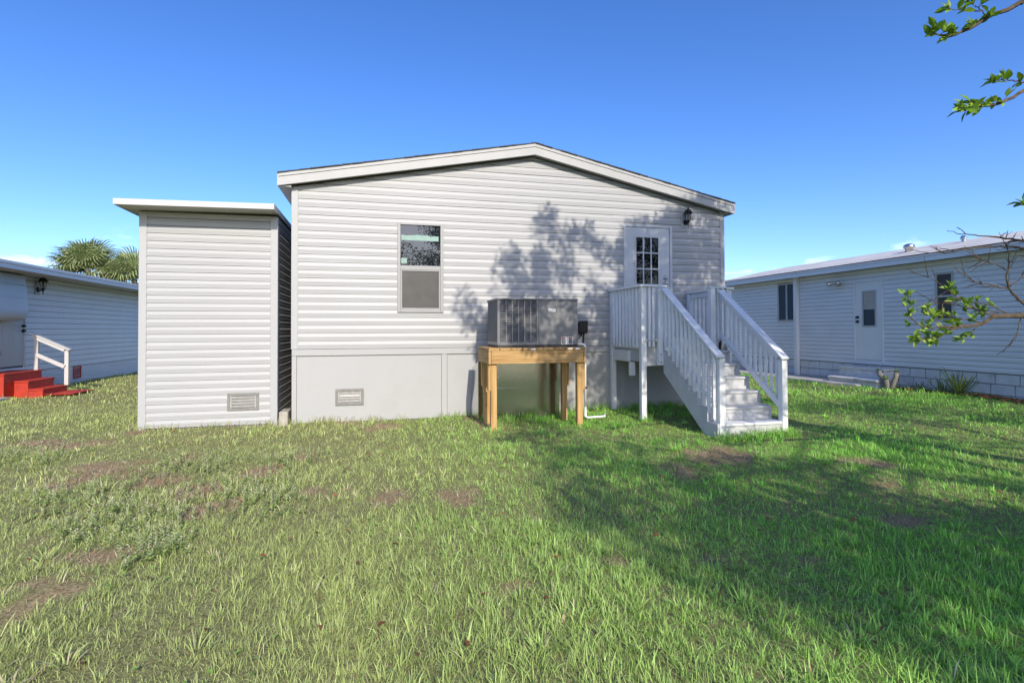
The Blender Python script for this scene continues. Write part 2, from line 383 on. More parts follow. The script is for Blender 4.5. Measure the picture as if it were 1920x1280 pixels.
# ------------------------------------------------------------------ siding
def clip_profile(pr, za, zb):
    out = []
    for i, (n, z) in enumerate(pr):
        if za <= z <= zb: out.append((n, z))
        if i + 1 < len(pr):
            n2, z2 = pr[i + 1]
            for zc in (za, zb):
                if min(z, z2) < zc < max(z, z2):
                    t = (zc - z) / (z2 - z); out.append((n + (n2 - n) * t, zc))
    out.sort(key=lambda q: q[1])
    return out

def siding(parent, mat, o, t, nrm, length, zb, zt, h, openings=(), top=None, joints=True, lip=0.022, seed=1, gap=0.006, lap=True):
    """rows of lap boards, every board segment an object; o corner, t along, nrm outward; openings (s0,s1,z0,z1);
    top(s-range) optional: function z -> (sL, sR) for a gable"""
    o, t, nrm = Vector(o), Vector(t), Vector(nrm)
    rnd = random.Random(seed)
    z = zb; row = 0; jx = None
    while z < zt - 0.02:
        z1 = min(z + h, zt)
        g = gap
        pr = [(lip * 0.86, z + g), (lip * 0.80, z + g + 0.008), (lip, z + 0.56 * h), (lip * 0.36, z + h)] if lap else [(lip, z + g), (lip * 0.97, z + 0.55 * h), (lip * 0.52, z + h)]
        if z1 < z + h - 1e-6: pr = clip_profile(pr, z + g, z1)
        segs = [(0.0, length, z + g, z1)]
        for (s0, s1, q0, q1) in openings:
            ns = []
            for (a, b, za, zc) in segs:
                if s1 <= a or s0 >= b or q1 <= za or q0 >= zc: ns.append((a, b, za, zc)); continue
                if s0 > a: ns.append((a, s0, za, zc))
                if s1 < b: ns.append((s1, b, za, zc))
                if q1 < zc - 0.012: ns.append((max(a, s0), min(b, s1), q1, zc))
                if q0 > za + 0.012: ns.append((max(a, s0), min(b, s1), za, q0))
            segs = ns
        if joints and row % 2 == 0: jx = rnd.uniform(0.12, 0.88) * length
        for (a, b, za, zc) in segs:
            parts = [(a, b)]
            if joints and jx is not None and a + 0.4 < jx < b - 0.4: parts = [(a, jx), (jx - 0.02, b)]
            for pi, (a2, b2) in enumerate(parts):
                p = clip_profile(pr, za, zc)
                if len(p) < 2: continue
                ex = 0.0012 * pi
                wav = rnd.uniform(-0.0012, 0.0012)
                ring = [(-0.004, p[0][1])] + p + [(-0.004, p[-1][1])]
                L, Rr = [], []
                for (n, zz) in ring:
                    sa, sb = a2, b2
                    if top:
                        gl, gr = top(zz)
                        if gl >= gr: gl = gr = (gl + gr) / 2
                        sa, sb = max(sa, min(gl, b2)), min(sb, max(gr, a2))
                        if sa > sb: sa = sb = (sa + sb) / 2
                    L.append(o + t * sa + nrm * (n + ex + wav) + Vector((0, 0, zz)))
                    Rr.append(o + t * sb + nrm * (n + ex + wav) + Vector((0, 0, zz)))
                if (Rr[1] - L[1]).length < 0.02: continue
                MB().prism(L, Rr).build('siding_board', mat, parent)
        z += h; row += 1

# ------------------------------------------------------------------ main house
HW, HL = 7.87, 15.0                      # width, length back
EAVE_Z, RX = 3.785, 4.0                  # wall top at the corners, ridge position
XL, XR = -0.185, 8.0                     # roof edges
RZ, LZ, RRZ = 4.545, 3.745, 3.705        # underside of the rake at ridge, left edge, right edge
def roof_z(x): return RZ - (RX - x) * (RZ - LZ) / (RX - XL) if x < RX else RZ - (x - RX) * (RZ - RRZ) / (XR - RX)
def gable_top(z, off=0.0):
    k = max(0.0, RZ - z)
    return (RX - k * (RX - XL) / (RZ - LZ), RX + k * (XR - RX) / (RZ - RRZ))
house = thing('house', (RX, 0.2, 0), 'white clapboard house gable with back door, window and grey skirting', 'house')
wl_ = MB().prism([(0.01, 0.004, 1.10), (HW - 0.01, 0.004, 1.10), (HW - 0.01, 0.004, EAVE_Z), (RX, 0.004, RZ + 0.02), (0.01, 0.004, EAVE_Z)],
                [(0.01, HL, 1.10), (HW - 0.01, HL, 1.10), (HW - 0.01, HL, EAVE_Z), (RX, HL, RZ + 0.02), (0.01, HL, EAVE_Z)]).build('wall', 'backing', house)
WIN = (1.637, 2.401, 1.78, 3.276)
DOOR = (5.745, 6.745, 1.20, 3.435)
LPL = (6.945, 7.125, 3.42, 3.70)
siding(wl_, 'vinyl', (0.085, 0, 0), (1, 0, 0), (0, -1, 0), HW - 0.17, 1.183, RZ + 0.01, 0.127,
       [tuple(v - 0.085 if i < 2 else v for i, v in enumerate(q)) for q in (WIN, DOOR, LPL)],
       top=lambda z: tuple(v - 0.085 for v in gable_top(z)), seed=5)
# side walls of the house (left side shows in the gap beside the shed)
siding(wl_, 'vinyl', (0.01, HL, 0), (0, -1, 0), (-1, 0, 0), HL - 0.09, 1.183, EAVE_Z - 0.02, 0.127, joints=False, seed=6)
siding(wl_, 'vinyl', (HW - 0.01, 0.09, 0), (0, 1, 0), (1, 0, 0), HL - 0.09, 1.183, EAVE_Z - 0.02, 0.127, joints=False, seed=7)
for x0, x1, ys in ((-0.016, 0.085, 1), (HW - 0.085, HW + 0.016, -1)):
    m = MB(); xo = x0 if ys > 0 else x1
    m.box(x0, x1, -0.026, -0.002, 1.183, EAVE_Z + 0.005)
    if ys > 0: m.box(x0, x0 + 0.024, -0.001, 0.085, 1.183, EAVE_Z + 0.0)
    else: m.box(x1 - 0.024, x1, -0.001, 0.085, 1.183, EAVE_Z + 0.0)
    m.build('corner_trim', 'vinyl_trim', house, bevel=0.004)
# skirting under the wall
sk = MB().box(0.02, HW - 0.02, 0.02, HL - 0.05, -0.15, 1.098).build('skirting', 'skirt', house)
box('top_band', 'skirt', sk, -0.006, HW + 0.006, -0.020, 0.018, 1.078, 1.181, bevel=0.003)
cuts = [0.064, 2.372, 2.463, 3.95, 4.05, 5.66, 5.775, 6.98, 7.07, HW - 0.064]
box('stile', 'skirt', sk, -0.006, 0.064, -0.016, 0.018, -0.10, 1.0755, bevel=0.002)
box('stile', 'skirt', sk, HW - 0.064, HW + 0.006, -0.016, 0.018, -0.10, 1.0755, bevel=0.002)
for a, b in ((2.372, 2.463), (3.95, 4.05), (5.66, 5.775), (6.98, 7.07)):
    box('stile', 'skirt', sk, a, b, -0.014, 0.018, -0.10, 1.0755, bevel=0.002)
for a, b in zip(cuts[0::2], cuts[1::2]):
    box('skirting_panel', 'skirt', sk, a + 0.005, b - 0.005, -0.004, 0.018, 0.005 + 0.012 * (a > 1) + 0.02 * (a > 5), 1.066)

def foundation_vent(parent, x0, x1, z0, z1, y, slats_light):
    v = MB()
    f = 0.045
    v.box(x0, x1, y - 0.022, y, z1 - f, z1).box(x0, x1, y - 0.022, y, z0, z0 + f).box(x0, x0 + f, y - 0.022, y, z0 + f, z1 - f).box(x1 - f, x1, y - 0.022, y, z0 + f, z1 - f)
    fr = v.build('vent', 'vent', parent, bevel=0.004)
    box('vent_back', 'ac_dark', fr, x0 + f, x1 - f, y - 0.006, y - 0.002, z0 + f, z1 - f)
    n = 4
    hh = (z1 - z0 - 2 * f) / n
    for i in range(n):
        za = z0 + f + i * hh
        MB().prism([(x0 + f + 0.02, y - 0.008, za + hh * 0.95), (x0 + f + 0.02, y - 0.020, za + 0.006), (x0 + f + 0.02, y - 0.015, za + 0.003), (x0 + f + 0.02, y - 0.006, za + hh * 0.9)],
                   [(x1 - f - 0.02, y - 0.008, za + hh * 0.95), (x1 - f - 0.02, y - 0.020, za + 0.006), (x1 - f - 0.02, y - 0.015, za + 0.003), (x1 - f - 0.02, y - 0.006, za + hh * 0.9)]).build(
            'slat', 'vent_light' if (slats_light and i == 2) else 'vent', fr)
    for xa in (x0 + f, x1 - f - 0.018):
        box('vent_bar', 'vent_light', fr, xa, xa + 0.018, y - 0.019, y - 0.006, z0 + f, z1 - f)
    return fr
foundation_vent(house, 0.656, 1.098, 0.27, 0.536, -0.005, True)

# roof: two slabs, soffit, layered rake fascia, shingle edge
OV = 0.15                                # rake overhang
def rake_pts(y, dz0, dz1, x0=None, x1=None):
    x0 = XL if x0 is None else x0; x1 = XR if x1 is None else x1
    pts = [(x0, y, roof_z(x0) + dz0), (RX, y, roof_z(RX) + dz0), (x1, y, roof_z(x1) + dz0), (x1, y, roof_z(x1) + dz1), (RX, y, roof_z(RX) + dz1), (x0, y, roof_z(x0) + dz1)]
    return pts
roof = MB().prism(rake_pts(-OV + 0.02, 0.03, 0.185, XL + 0.02, XR - 0.02), rake_pts(HL + OV, 0.03, 0.185, XL + 0.02, XR - 0.02)).build('roof', 'soffit', house)
for sgn in (0, 1):
    def half(y, d0, d1, sgn=sgn):
        xa = XL if sgn == 0 else XR
        p = [(xa, y, roof_z(xa) + d0), (RX, y, roof_z(RX) + d0), (RX, y, roof_z(RX) + d1), (xa, y, roof_z(xa) + d1)]
        return p
    MB().prism(half(-OV - 0.018, 0.008, 0.140), half(-OV + 0.018, 0.008, 0.140)).build('fascia_board', 'fascia', roof)
    MB().prism(half(-OV - 0.030, 0.146, 0.196), half(-OV + 0.018, 0.146, 0.196)).build('drip_edge', 'fascia', roof)
    xa = XL if sgn == 0 else XR
    s = -1 if sgn == 0 else 1
    za = roof_z(xa)
    MB().box(min(xa, xa + s * 0.02), max(xa, xa + s * 0.02), -OV - 0.018, HL, za + 0.008, za + 0.19).build('eave_fascia', 'fascia', roof)
    # shingle courses along the front edge and the slope
    m = MB(); 
    nseg = 26
    for i in range(nseg):
        t0, t1 = i / nseg, (i + 1) / nseg
        x_a = xa + s * 0.015 + (RX - xa - s * 0.015) * t0; x_b = xa + s * 0.015 + (RX - xa - s * 0.015) * t1
        ya = -OV - 0.045 + random.uniform(-0.008, 0.008); lift = random.uniform(0.0, 0.006)
        A = [(x_a, ya, roof_z(x_a) + 0.199), (x_b, ya, roof_z(x_b) + 0.199), (x_b, ya, roof_z(x_b) + 0.211 + lift), (x_a, ya, roof_z(x_a) + 0.216 + lift)]
        B = [(p[0], HL + OV, p[2]) for p in A]
        m.prism(A, B)
    setp(m.build('shingle_courses', 'shingle', roof), kind='stuff')
MB().bar((RX, -OV - 0.03, roof_z(RX) + 0.208), (RX, HL, roof_z(RX) + 0.208), 0.12, 0.02).build('ridge_cap', 'shingle', roof)
# soffit boards at the rake and the eaves
for sgn in (0, 1):
    xa = XL if sgn == 0 else XR
    xw = -0.005 if sgn == 0 else HW + 0.005
    x0, x1 = sorted((xa, xw))
    MB().prism([(x0, -OV + 0.02, roof_z(x0) + 0.004), (x1, -OV + 0.02, roof_z(x0) + 0.004), (x1, -OV + 0.02, roof_z(x0) + 0.024), (x0, -OV + 0.02, roof_z(x0) + 0.024)],
               [(x0, HL, roof_z(x0) + 0.004), (x1, HL, roof_z(x0) + 0.004), (x1, HL, roof_z(x0) + 0.024), (x0, HL, roof_z(x0) + 0.024)]).build('eave_soffit', 'soffit', roof)

# window
def sash_window(parent):
    x0, x1, z0, z1 = WIN
    w = MB(); f = 0.05
    zm = 2.535
    w.box(x0, x0 + f, -0.045, -0.001, z0, z1).box(x1 - f, x1, -0.045, -0.001, z0, z1).box(x0 + f, x1 - f, -0.045, -0.001, z1 - f * 0.6, z1).box(x0 + f, x1 - f, -0.045, -0.001, z0, z0 + f)
    win = w.build('window', 'frame', parent, bevel=0.004)
    box('sash_rail', 'frame', win, x0 + f, x1 - f, -0.040, -0.003, zm - 0.04, zm + 0.03, bevel=0.003)
    lo = MB()
    a, b = x0 + f + 0.002, x1 - f - 0.002
    lo.box(a, a + 0.024, -0.036, -0.012, z0 + f, zm - 0.042).box(b - 0.024, b, -0.036, -0.012, z0 + f, zm - 0.042).box(a + 0.024, b - 0.024, -0.036, -0.012, z0 + f, z0 + f + 0.024).box(a + 0.024, b - 0.024, -0.036, -0.012, zm - 0.062, zm - 0.042)
    lo.build('lower_sash', 'frame', win, bevel=0.002)
    box('pane', 'glass', win, x0 + f, x1 - f, -0.016, -0.008, zm + 0.03, z1 - f * 0.6)
    box('insect_screen', 'screen', win, a + 0.024, b - 0.024, -0.022, -0.014, z0 + f + 0.024, zm - 0.062)
    # painter's tape across the upper pane, torn edges
    zt0 = 2.99; n = 14
    lower, upper = [], []
    for i in range(n + 1):
        xx = x0 + f + 0.015 + (x1 - x0 - 2 * f - 0.045) * i / n
        lower.append((xx, zt0 - 0.004 * i / n)); upper.append((xx, zt0 + 0.088 + random.uniform(-0.009, 0.009) - 0.014 * (i > 10)))
    poly = lower + upper[::-1]
    MB().prism([(x, -0.0185, z) for x, z in poly], [(x, -0.0165, z) for x, z in poly]).build('tape', 'tape', win)
    box('tape', 'tape', win, x0 + f + 0.012, x0 + f + 0.105, -0.0185, -0.0165, 2.60, 2.69)
sash_window(house)

# back door
def back_door(parent):
    x0, x1, z0, z1 = DOOR
    c = MB()
    c.box(x0, x0 + 0.05, -0.030, -0.001, z0, z1).box(x1 - 0.05, x1, -0.030, -0.001, z0, z1).box(x0 + 0.05, x1 - 0.05, -0.030, -0.001, z1 - 0.04, z1)
    casing = c.build('door', 'door', parent, bevel=0.004)
    sx0, sx1, sz0, sz1 = x0 + 0.056, x1 - 0.056, 1.345, z1 - 0.046
    gx0, gx1, gz0, gz1 = 5.985, 6.465, 2.315, 3.215
    s = MB()
    s.box(sx0, gx0, -0.014, -0.001, sz0, sz1).box(gx1, sx1, -0.014, -0.001, sz0, sz1).box(gx0, gx1, -0.014, -0.001, sz0, gz0).box(gx0, gx1, -0.014, -0.001, gz1, sz1)
    s.build('door_slab', 'door', casing)
    box('threshold', 'steel', casing, x0 + 0.05, x1 - 0.05, -0.05, -0.002, 1.30, 1.340)
    m = MB(); t = 0.026
    m.box(gx0 - 0.012, gx0 + 0.014, -0.028, -0.0145, gz0 - 0.012, gz1 + 0.012).box(gx1 - 0.014, gx1 + 0.012, -0.028, -0.0145, gz0 - 0.012, gz1 + 0.012)
    m.box(gx0 + 0.014, gx1 - 0.014, -0.028, -0.0145, gz1 - 0.014, gz1 + 0.012).box(gx0 + 0.014, gx1 - 0.014, -0.028, -0.0145, gz0 - 0.012, gz0 + 0.014)
    m.build('glazing_frame', 'door', casing, bevel=0.003)
    pw, ph = (gx1 - gx0) / 3, (gz1 - gz0) / 3
    for i in range(3):
        for j in range(3):
            box('pane', 'glass_dark', casing, gx0 + i * pw + 0.002, gx0 + (i + 1) * pw - 0.002, -0.008, -0.004, gz0 + j * ph + 0.002, gz0 + (j + 1) * ph - 0.002)
    for i in (1, 2):
        box('muntin', 'door', casing, gx0 + i * pw - 0.012, gx0 + i * pw + 0.012, -0.024, -0.0085, gz0 + 0.0145, gz1 - 0.0145)
        box('muntin', 'door', casing, gx0 + 0.0145, gx1 - 0.0145, -0.0225, -0.0085, gz0 + i * ph - 0.012, gz0 + i * ph + 0.012)
    # blind wand hanging behind the glass
    MB().tube([(6.17, -0.0095, 3.19), (6.172, -0.0095, 3.06), (6.168, -0.0095, 2.98)], 0.006, 6).build('blind_cord', 'label', casing)
    for zz, r in ((2.455, 0.028), (2.352, 0.030)):
        k = MB()
        k.tube([(6.60, -0.014, zz), (6.60, -0.026, zz)], r + 0.008, 14)
        k.tube([(6.60, -0.026, zz), (6.60, -0.045, zz), (6.60, -0.05, zz), (6.60, -0.068, zz), (6.60, -0.076, zz)], [r * 0.45, r * 0.45, r, r, r * 0.6], 14)
        k.build('deadbolt' if r < 0.029 else 'door_knob', 'steel', casing, smooth=True)
back_door(house)

# wall lantern
def wall_lantern(x, y, z, nrm, label, scale=1.0, plate=None, group='black wall lanterns'):
    """carriage lantern on a wall; nrm outward direction"""
    n = Vector(nrm)
    t = thing('wall_lantern', (x, y, z), label, 'lantern', group)
    s = scale
    base = Vector((x, y, z))
    c = base + n * 0.115 * s + Vector((0, 0, 0.10 * s))
    if plate:
        side = Vector((0, 0, 1)).cross(n)
        a = base + n * 0.002; h = plate
        pts = [a - side * h[0] - Vector((0, 0, h[1])), a + side * h[0] - Vector((0, 0, h[1])), a + side * h[0] + Vector((0, 0, h[2])), a - side * h[0] + Vector((0, 0, h[2]))]
        MB().prism(pts, [p + n * 0.026 for p in pts]).build('mounting_block', 'vinyl_trim', t, bevel=0.004)
    MB().tube([base + n * 0.026, base + n * 0.045 * s + n * 0.01], [0.056 * s, 0.042 * s], 16).build('back_plate', 'black', t)
    MB().tube([base + n * 0.04 * s, base + n * 0.085 * s + Vector((0, 0, -0.02 * s)), c + Vector((0, 0, -0.125 * s)), c + Vector((0, 0, -0.08 * s))], 0.011 * s, 8).build('arm', 'black', t)
    MB().tube([c + Vector((0, 0, -0.20 * s)), c + Vector((0, 0, -0.125 * s)), c + Vector((0, 0, -0.10 * s)), c + Vector((0, 0, -0.075 * s))], [0.007 * s, 0.011 * s, 0.03 * s, 0.042 * s], 8).build('cup', 'black', t)
    g = MB().lathe(c, [(0.038 * s, -0.072 * s), (0.062 * s, 0.062 * s)], 6).build('glass', 'lantern_glass', t)
    MB().lathe(c, [(0.012 * s, -0.07 * s), (0.012 * s, 0.0), (0.018 * s, 0.02 * s), (0.005 * s, 0.045 * s)], 8).build('bulb', 'label', t)
    for j in range(6):
        a = 2 * math.pi * j / 6
        d = Vector((math.cos(a), math.sin(a), 0))
        MB().tube([c + d * 0.041 * s + Vector((0, 0, -0.075 * s)), c + d * 0.066 * s + Vector((0, 0, 0.064 * s))], 0.005 * s, 5).build('cage_bar', 'black', t)
    MB().lathe(c, [(0.090 * s, 0.062 * s), (0.092 * s, 0.070 * s), (0.072 * s, 0.088 * s), (0.060 * s, 0.118 * s), (0.030 * s, 0.14 * s), (0.012 * s, 0.148 * s), (0.016 * s, 0.165 * s), (0.004 * s, 0.185 * s)], 12).build('cap', 'black', t)
wall_lantern(7.035, -0.002, 3.52, (0, -1, 0), 'black carriage lantern on the white wall to the right of the back door', 0.98, (0.09, 0.10, 0.18))

# ------------------------------------------------------------------ storage shed
shed = thing('storage_shed', (-1.2, 0.2, 0), 'tall narrow white clapboard shed with flat overhanging roof', 'shed')
SX0, SX1, SD, ST = -2.13, -0.23, 3.4, 3.285
sw = MB().box(SX0 + 0.01, SX1 - 0.01, 0.004, SD, -0.1, ST + 0.02).build('wall', 'backing', shed)
siding(sw, 'vinyl', (SX0 + 0.09, 0, 0), (1, 0, 0), (0, -1, 0), SX1 - SX0 - 0.18, 0.022, ST - 0.035, 0.1175, [(-0.935 - SX0 - 0.09, -0.482 - SX0 - 0.09, 0.245, 0.518)], joints=False, seed=9)
siding(sw, 'vinyl', (SX1 - 0.01, 0.09, 0), (0, 1, 0), (1, 0, 0), SD - 0.1, 0.022, ST - 0.01, 0.1175, joints=False, seed=10)
siding(sw, 'vinyl', (SX0 + 0.01, SD - 0.01, 0), (0, -1, 0), (-1, 0, 0), SD - 0.1, 0.022, ST - 0.01, 0.1175, joints=False, seed=12)
for xa, xb, s in ((SX0 - 0.016, SX0 + 0.09, 1), (SX1 - 0.09, SX1 + 0.016, -1)):
    m = MB().box(xa, xb, -0.027, -0.002, -0.02, ST - 0.005)
    if s > 0: m.box(xa, xa + 0.026, -0.001, 0.09, -0.02, ST - 0.005)
    else: m.box(xb - 0.026, xb, -0.001, 0.09, -0.02, ST - 0.005)
    m.build('corner_trim', 'vinyl_trim', shed, bevel=0.004)
box('frieze', 'vinyl_trim', shed, SX0 + 0.091, SX1 - 0.091, -0.022, -0.001, ST - 0.036, ST - 0.004)
foundation_vent(shed, -0.935, -0.482, 0.245, 0.518, -0.004, False)
def shed_roof(d0, d1, x0, x1, y0, y1):
    def zz(x): return 3.288 + (x + 2.4) * 0.016
    return MB().prism([(x0, y0, zz(x0) + d0), (x1, y0, zz(x1) + d0), (x1, y0, zz(x1) + d1), (x0, y0, zz(x0) + d1)], [(x0, y1, zz(x0) + d0), (x1, y1, zz(x1) + d0), (x1, y1, zz(x1) + d1), (x0, y1, zz(x0) + d1)])
sr = shed_roof(0.0, 0.07, -2.305, -0.215, -0.41, SD + 0.2).build('roof', 'soffit', shed)
shed_roof(-0.008, 0.078, -2.32, -0.20, -0.432, -0.411).build('fascia_board', 'white_alu', sr, bevel=0.003)
shed_roof(-0.008, 0.078, -2.32, -2.306, -0.410, SD + 0.2).build('fascia_board', 'white_alu', sr)
shed_roof(-0.008, 0.078, -0.214, -0.200, -0.410, SD + 0.2).build('fascia_board', 'white_alu', sr)
shed_roof(0.071, 0.077, -2.305, -0.215, -0.41, SD + 0.2).build('roof_sheet', 'white_alu', sr)

# concrete block standing in the gap between shed and house
cb = MB()
cb.box(-0.175, -0.045, -0.13, 0.27, -0.02, 0.215)
o = cb.build('concrete_block', 'concrete', None, origin=(-0.11, 0.0, -0.02), bevel=0.008)
setp(o, 'bare concrete block standing in the gap between shed and house', 'block')

# ------------------------------------------------------------------ timber stand, air conditioner, duct, pipe
stand = thing('equipment_stand', (3.62, -1.13, 0), 'raw pine timber stand under the air conditioner', 'stand')
bx = lambda n, mt, *a, **k: box(n, mt, stand, *a, bevel=k.get('bevel', 0.004))
SX, SE, SF, SB, ZT = 2.87, 4.37, -1.55, -0.72, 1.182
bx('beam', 'pine_x', SX + 0.042, SE - 0.042, SF, SF + 0.038, 0.99, ZT)
bx('beam', 'pine_x', SX + 0.042, SE - 0.042, SB - 0.038, SB, 0.99, ZT)
bx('beam', 'pine_y', SX, SX + 0.038, SF + 0.001, SB, 0.985, ZT - 0.001)
bx('beam', 'pine_y', SE - 0.038, SE, SF + 0.001, SB, 0.985, ZT - 0.001)
w = (SE - SX) / 9
for i in range(9):
    bx('plank', 'pine_y', SX + i * w + 0.004, SX + (i + 1) * w - 0.004, SF - 0.006 + random.uniform(-0.006, 0.006), SB + 0.004, ZT + 0.002, ZT + 0.038)
for (xa, ya, out) in ((2.872, -1.508, -1), (4.245, -1.508, 1), (2.905, -0.85, -1), (4.235, -0.85, 1)):
    bx('leg', 'pine_z', xa + (0.04 if out < 0 else 0.0), xa + (0.04 if out < 0 else 0.0) + 0.089, ya, ya + 0.089, -0.15, 0.983)
    if out < 0: bx('cleat', 'pine_z', xa + 0.0, xa + 0.0385, ya + 0.002, ya + 0.087, 0.60, 0.982)
    else: bx('cleat', 'pine_z', xa + 0.0905, xa + 0.127, ya + 0.002, ya + 0.087, 0.58, 0.982)
bx('leg_brace', 'pine_z', 2.935, 2.975, -0.93, -0.86, -0.1, 0.52)
for (xa) in (3.50, 4.08, 4.20):
    box('tag', 'label', stand, xa, xa + 0.07, SF - 0.0145, SF - 0.0125, ZT + 0.006, ZT + 0.030)
for zz in (1.03, 1.085, 1.14):
    for xx in (SX + 0.065, SE - 0.065):
        MB().tube([(xx, SF - 0.003, zz), (xx, SF + 0.004, zz)], 0.006, 6).build('nail', 'ac_dark', stand)
        MB().tube([(SX - 0.003, SF + 0.05 + 0.06 * (zz > 1.1), zz), (SX + 0.004, SF + 0.05 + 0.06 * (zz > 1.1), zz)], 0.006, 6).build('nail', 'ac_dark', stand)

AX0, AX1, AY0, AY1, AZ0, AZ1 = 3.03, 4.29, -1.42, -0.68, 1.222, 1.955
ac = thing('air_conditioner', (3.66, -1.05, AZ0), 'grey packaged air conditioner with louvred left half on the timber stand', 'air conditioner')
abox = lambda n, mt, *a, **k: box(n, mt, ac, *a, **k)
abox('base_rail', 'ac_dark', AX0 + 0.005, AX1 - 0.005, AY0 + 0.005, AY1 - 0.005, AZ0 + 0.001, AZ0 + 0.034)
m = MB().box(AX0 + 0.03, AX1 - 0.012, AY0 + 0.03, AY1, AZ0 + 0.035, AZ1 - 0.03).build('cabinet', 'ac_dark', ac)
XM = 3.668
abox('front_panel', 'ac', XM + 0.003, AX1 - 0.001, AY0 + 0.004, AY0 + 0.029, AZ0 + 0.036, AZ1 - 0.031, bevel=0.004)
abox('side_panel', 'ac', AX1 - 0.011, AX1, AY0 + 0.03, AY1, AZ0 + 0.036, AZ1 - 0.031)
abox('top_cover', 'ac', AX0 - 0.008, AX1 + 0.008, AY0 - 0.006, AY1 + 0.006, AZ1 - 0.029, AZ1, bevel=0.006)
abox('corner_post', 'ac', AX0 + 0.0, AX0 + 0.04, AY0 + 0.003, AY0 + 0.0295, AZ0 + 0.036, AZ1 - 0.031, bevel=0.004)
abox('corner_post', 'ac', XM - 0.03, XM - 0.002, AY0 + 0.005, AY0 + 0.0285, AZ0 + 0.036, AZ1 - 0.031)
abox('lower_rail', 'ac', AX0 + 0.041, XM - 0.031, AY0 + 0.005, AY0 + 0.0285, AZ0 + 0.036, AZ0 + 0.075)
# louvred front: rows of slats with upright wires
g = MB(); rows = 19
zA, zB = AZ0 + 0.078, AZ1 - 0.034
for i in range(rows):
    z0 = zA + (zB - zA) * i / rows; z1 = z0 + (zB - zA) / rows * 0.66
    g.prism([(AX0 + 0.041, AY0 + 0.024, z1), (AX0 + 0.041, AY0 + 0.006, z0), (AX0 + 0.041, AY0 + 0.009, z0)], [(XM - 0.031, AY0 + 0.024, z1), (XM - 0.031, AY0 + 0.006, z0), (XM - 0.031, AY0 + 0.009, z0)])
for j in range(1, 6):
    xx = AX0 + 0.041 + (XM - 0.072 - AX0) * j / 6
    g.box(xx - 0.009, xx + 0.009, AY0 + 0.0035, AY0 + 0.0055, zA, zB)
setp(g.build('louvre_grille', 'ac', ac), kind='stuff')
g = MB()
for i in range(15):
    y = AY0 + 0.05 + (AY1 - AY0 - 0.07) * i / 14
    g.box(AX0 + 0.006, AX0 + 0.028, y - 0.008, y + 0.008, AZ0 + 0.036, AZ1 - 0.031)
setp(g.build('side_grille', 'ac', ac), kind='stuff')
abox('side_rail', 'ac', AX0 + 0.001, AX0 + 0.0295, AY0 + 0.031, AY1 - 0.001, AZ0 + 0.0365, AZ0 + 0.08)
abox('name_plate', 'label', 3.815, 3.935, AY0 + 0.0015, AY0 + 0.0035, 1.755, 1.80)
def text_mesh(name, body, size, mat, parent, loc):
    cu = bpy.data.curves.new(name, 'FONT'); cu.body = body; cu.size = size; cu.align_x = 'CENTER'; cu.align_y = 'CENTER'; cu.extrude = 0.0004
    ob = bpy.data.objects.new(name + '_tmp', cu); COL.objects.link(ob)
    bpy.context.view_layer.update()
    me = bpy.data.meshes.new_from_object(ob.evaluated_get(bpy.context.evaluated_depsgraph_get()))
    bpy.data.objects.remove(ob)
    me.materials.clear(); me.materials.append(M[mat])
    o = bpy.data.objects.new(name, me); COL.objects.link(o); o.parent = parent
    o.location = Vector(loc) - ORG[parent.name]; o.rotation_euler = (R(90), 0, 0)
    ORG[o.name] = ORG[parent.name]
    return o
text_mesh('lettering', 'Goodman', 0.028, 'label_black', ac, (3.875, AY0 + 0.0008, 1.777))
lab = abox('warning_label', 'label', 4.025, 4.21, AY0 + 0.0015, AY0 + 0.0035, 1.262, 1.372)
for xa in (4.031, 4.142):
    box('print', 'label_red', lab, xa, xa + 0.062, AY0 + 0.0006, AY0 + 0.0013, 1.345, 1.366)
    box('print', 'label_black', lab, xa, xa + 0.062, AY0 + 0.0006, AY0 + 0.0013, 1.268, 1.340)
    for q in range(4):
        box('print', 'label', lab, xa + 0.006, xa + 0.056, AY0 + 0.0001, AY0 + 0.0005, 1.277 + q * 0.016, 1.280 + q * 0.016)
for q in range(3):
    box('print', 'label_black', lab, 4.110, 4.125, AY0 + 0.0006, AY0 + 0.0013, 1.28 + q * 0.03, 1.292 + q * 0.03)
for zz in (1.33, 1.52, 1.70, 1.86):
    MB().tube([(XM + 0.012, AY0 + 0.002, zz), (XM + 0.012, AY0 + 0.006, zz)], 0.005, 6).build('screw', 'steel', ac)

duct = thing('duct_cover', (3.6, -0.25, 0), 'shiny galvanised sheet metal duct cover behind the timber stand', 'duct')
dv = [(2.905, -0.50, -0.08), (4.31, -0.50, -0.08), (4.31, -0.50, 1.12), (2.905, -0.50, 1.12)]
MB().raw([(2.91, -0.50, -0.08), (4.31, -0.50, -0.08), (4.31, -0.50, 0.975), (2.91, -0.50, 0.975), (2.845, -0.021, -0.08), (4.36, -0.021, -0.08), (4.33, -0.021, 0.85), (2.90, -0.021, 0.85)],
         [(0, 1, 2, 3), (1, 5, 6, 2), (5, 4, 7, 6), (4, 0, 3, 7), (3, 2, 6, 7), (0, 4, 5, 1)]).build('sheet_metal_box', 'galv', duct, bevel=0.006)
box('front_flange', 'galv', duct, 2.93, 4.29, -0.506, -0.5005, 0.50, 0.52)
box('side_flange', 'galv', duct, 4.255, 4.305, -0.512, -0.5005, -0.05, 0.96)
MB().box(3.15, 4.18, -0.70, -0.022, 1.30, 1.80).build('upper_collar', 'galv', duct)
for xx in (3.25, 3.62):
    MB().tube([(xx, -0.507, 0.70), (xx, -0.5005, 0.70)], 0.008, 8).build('screw', 'steel', duct)

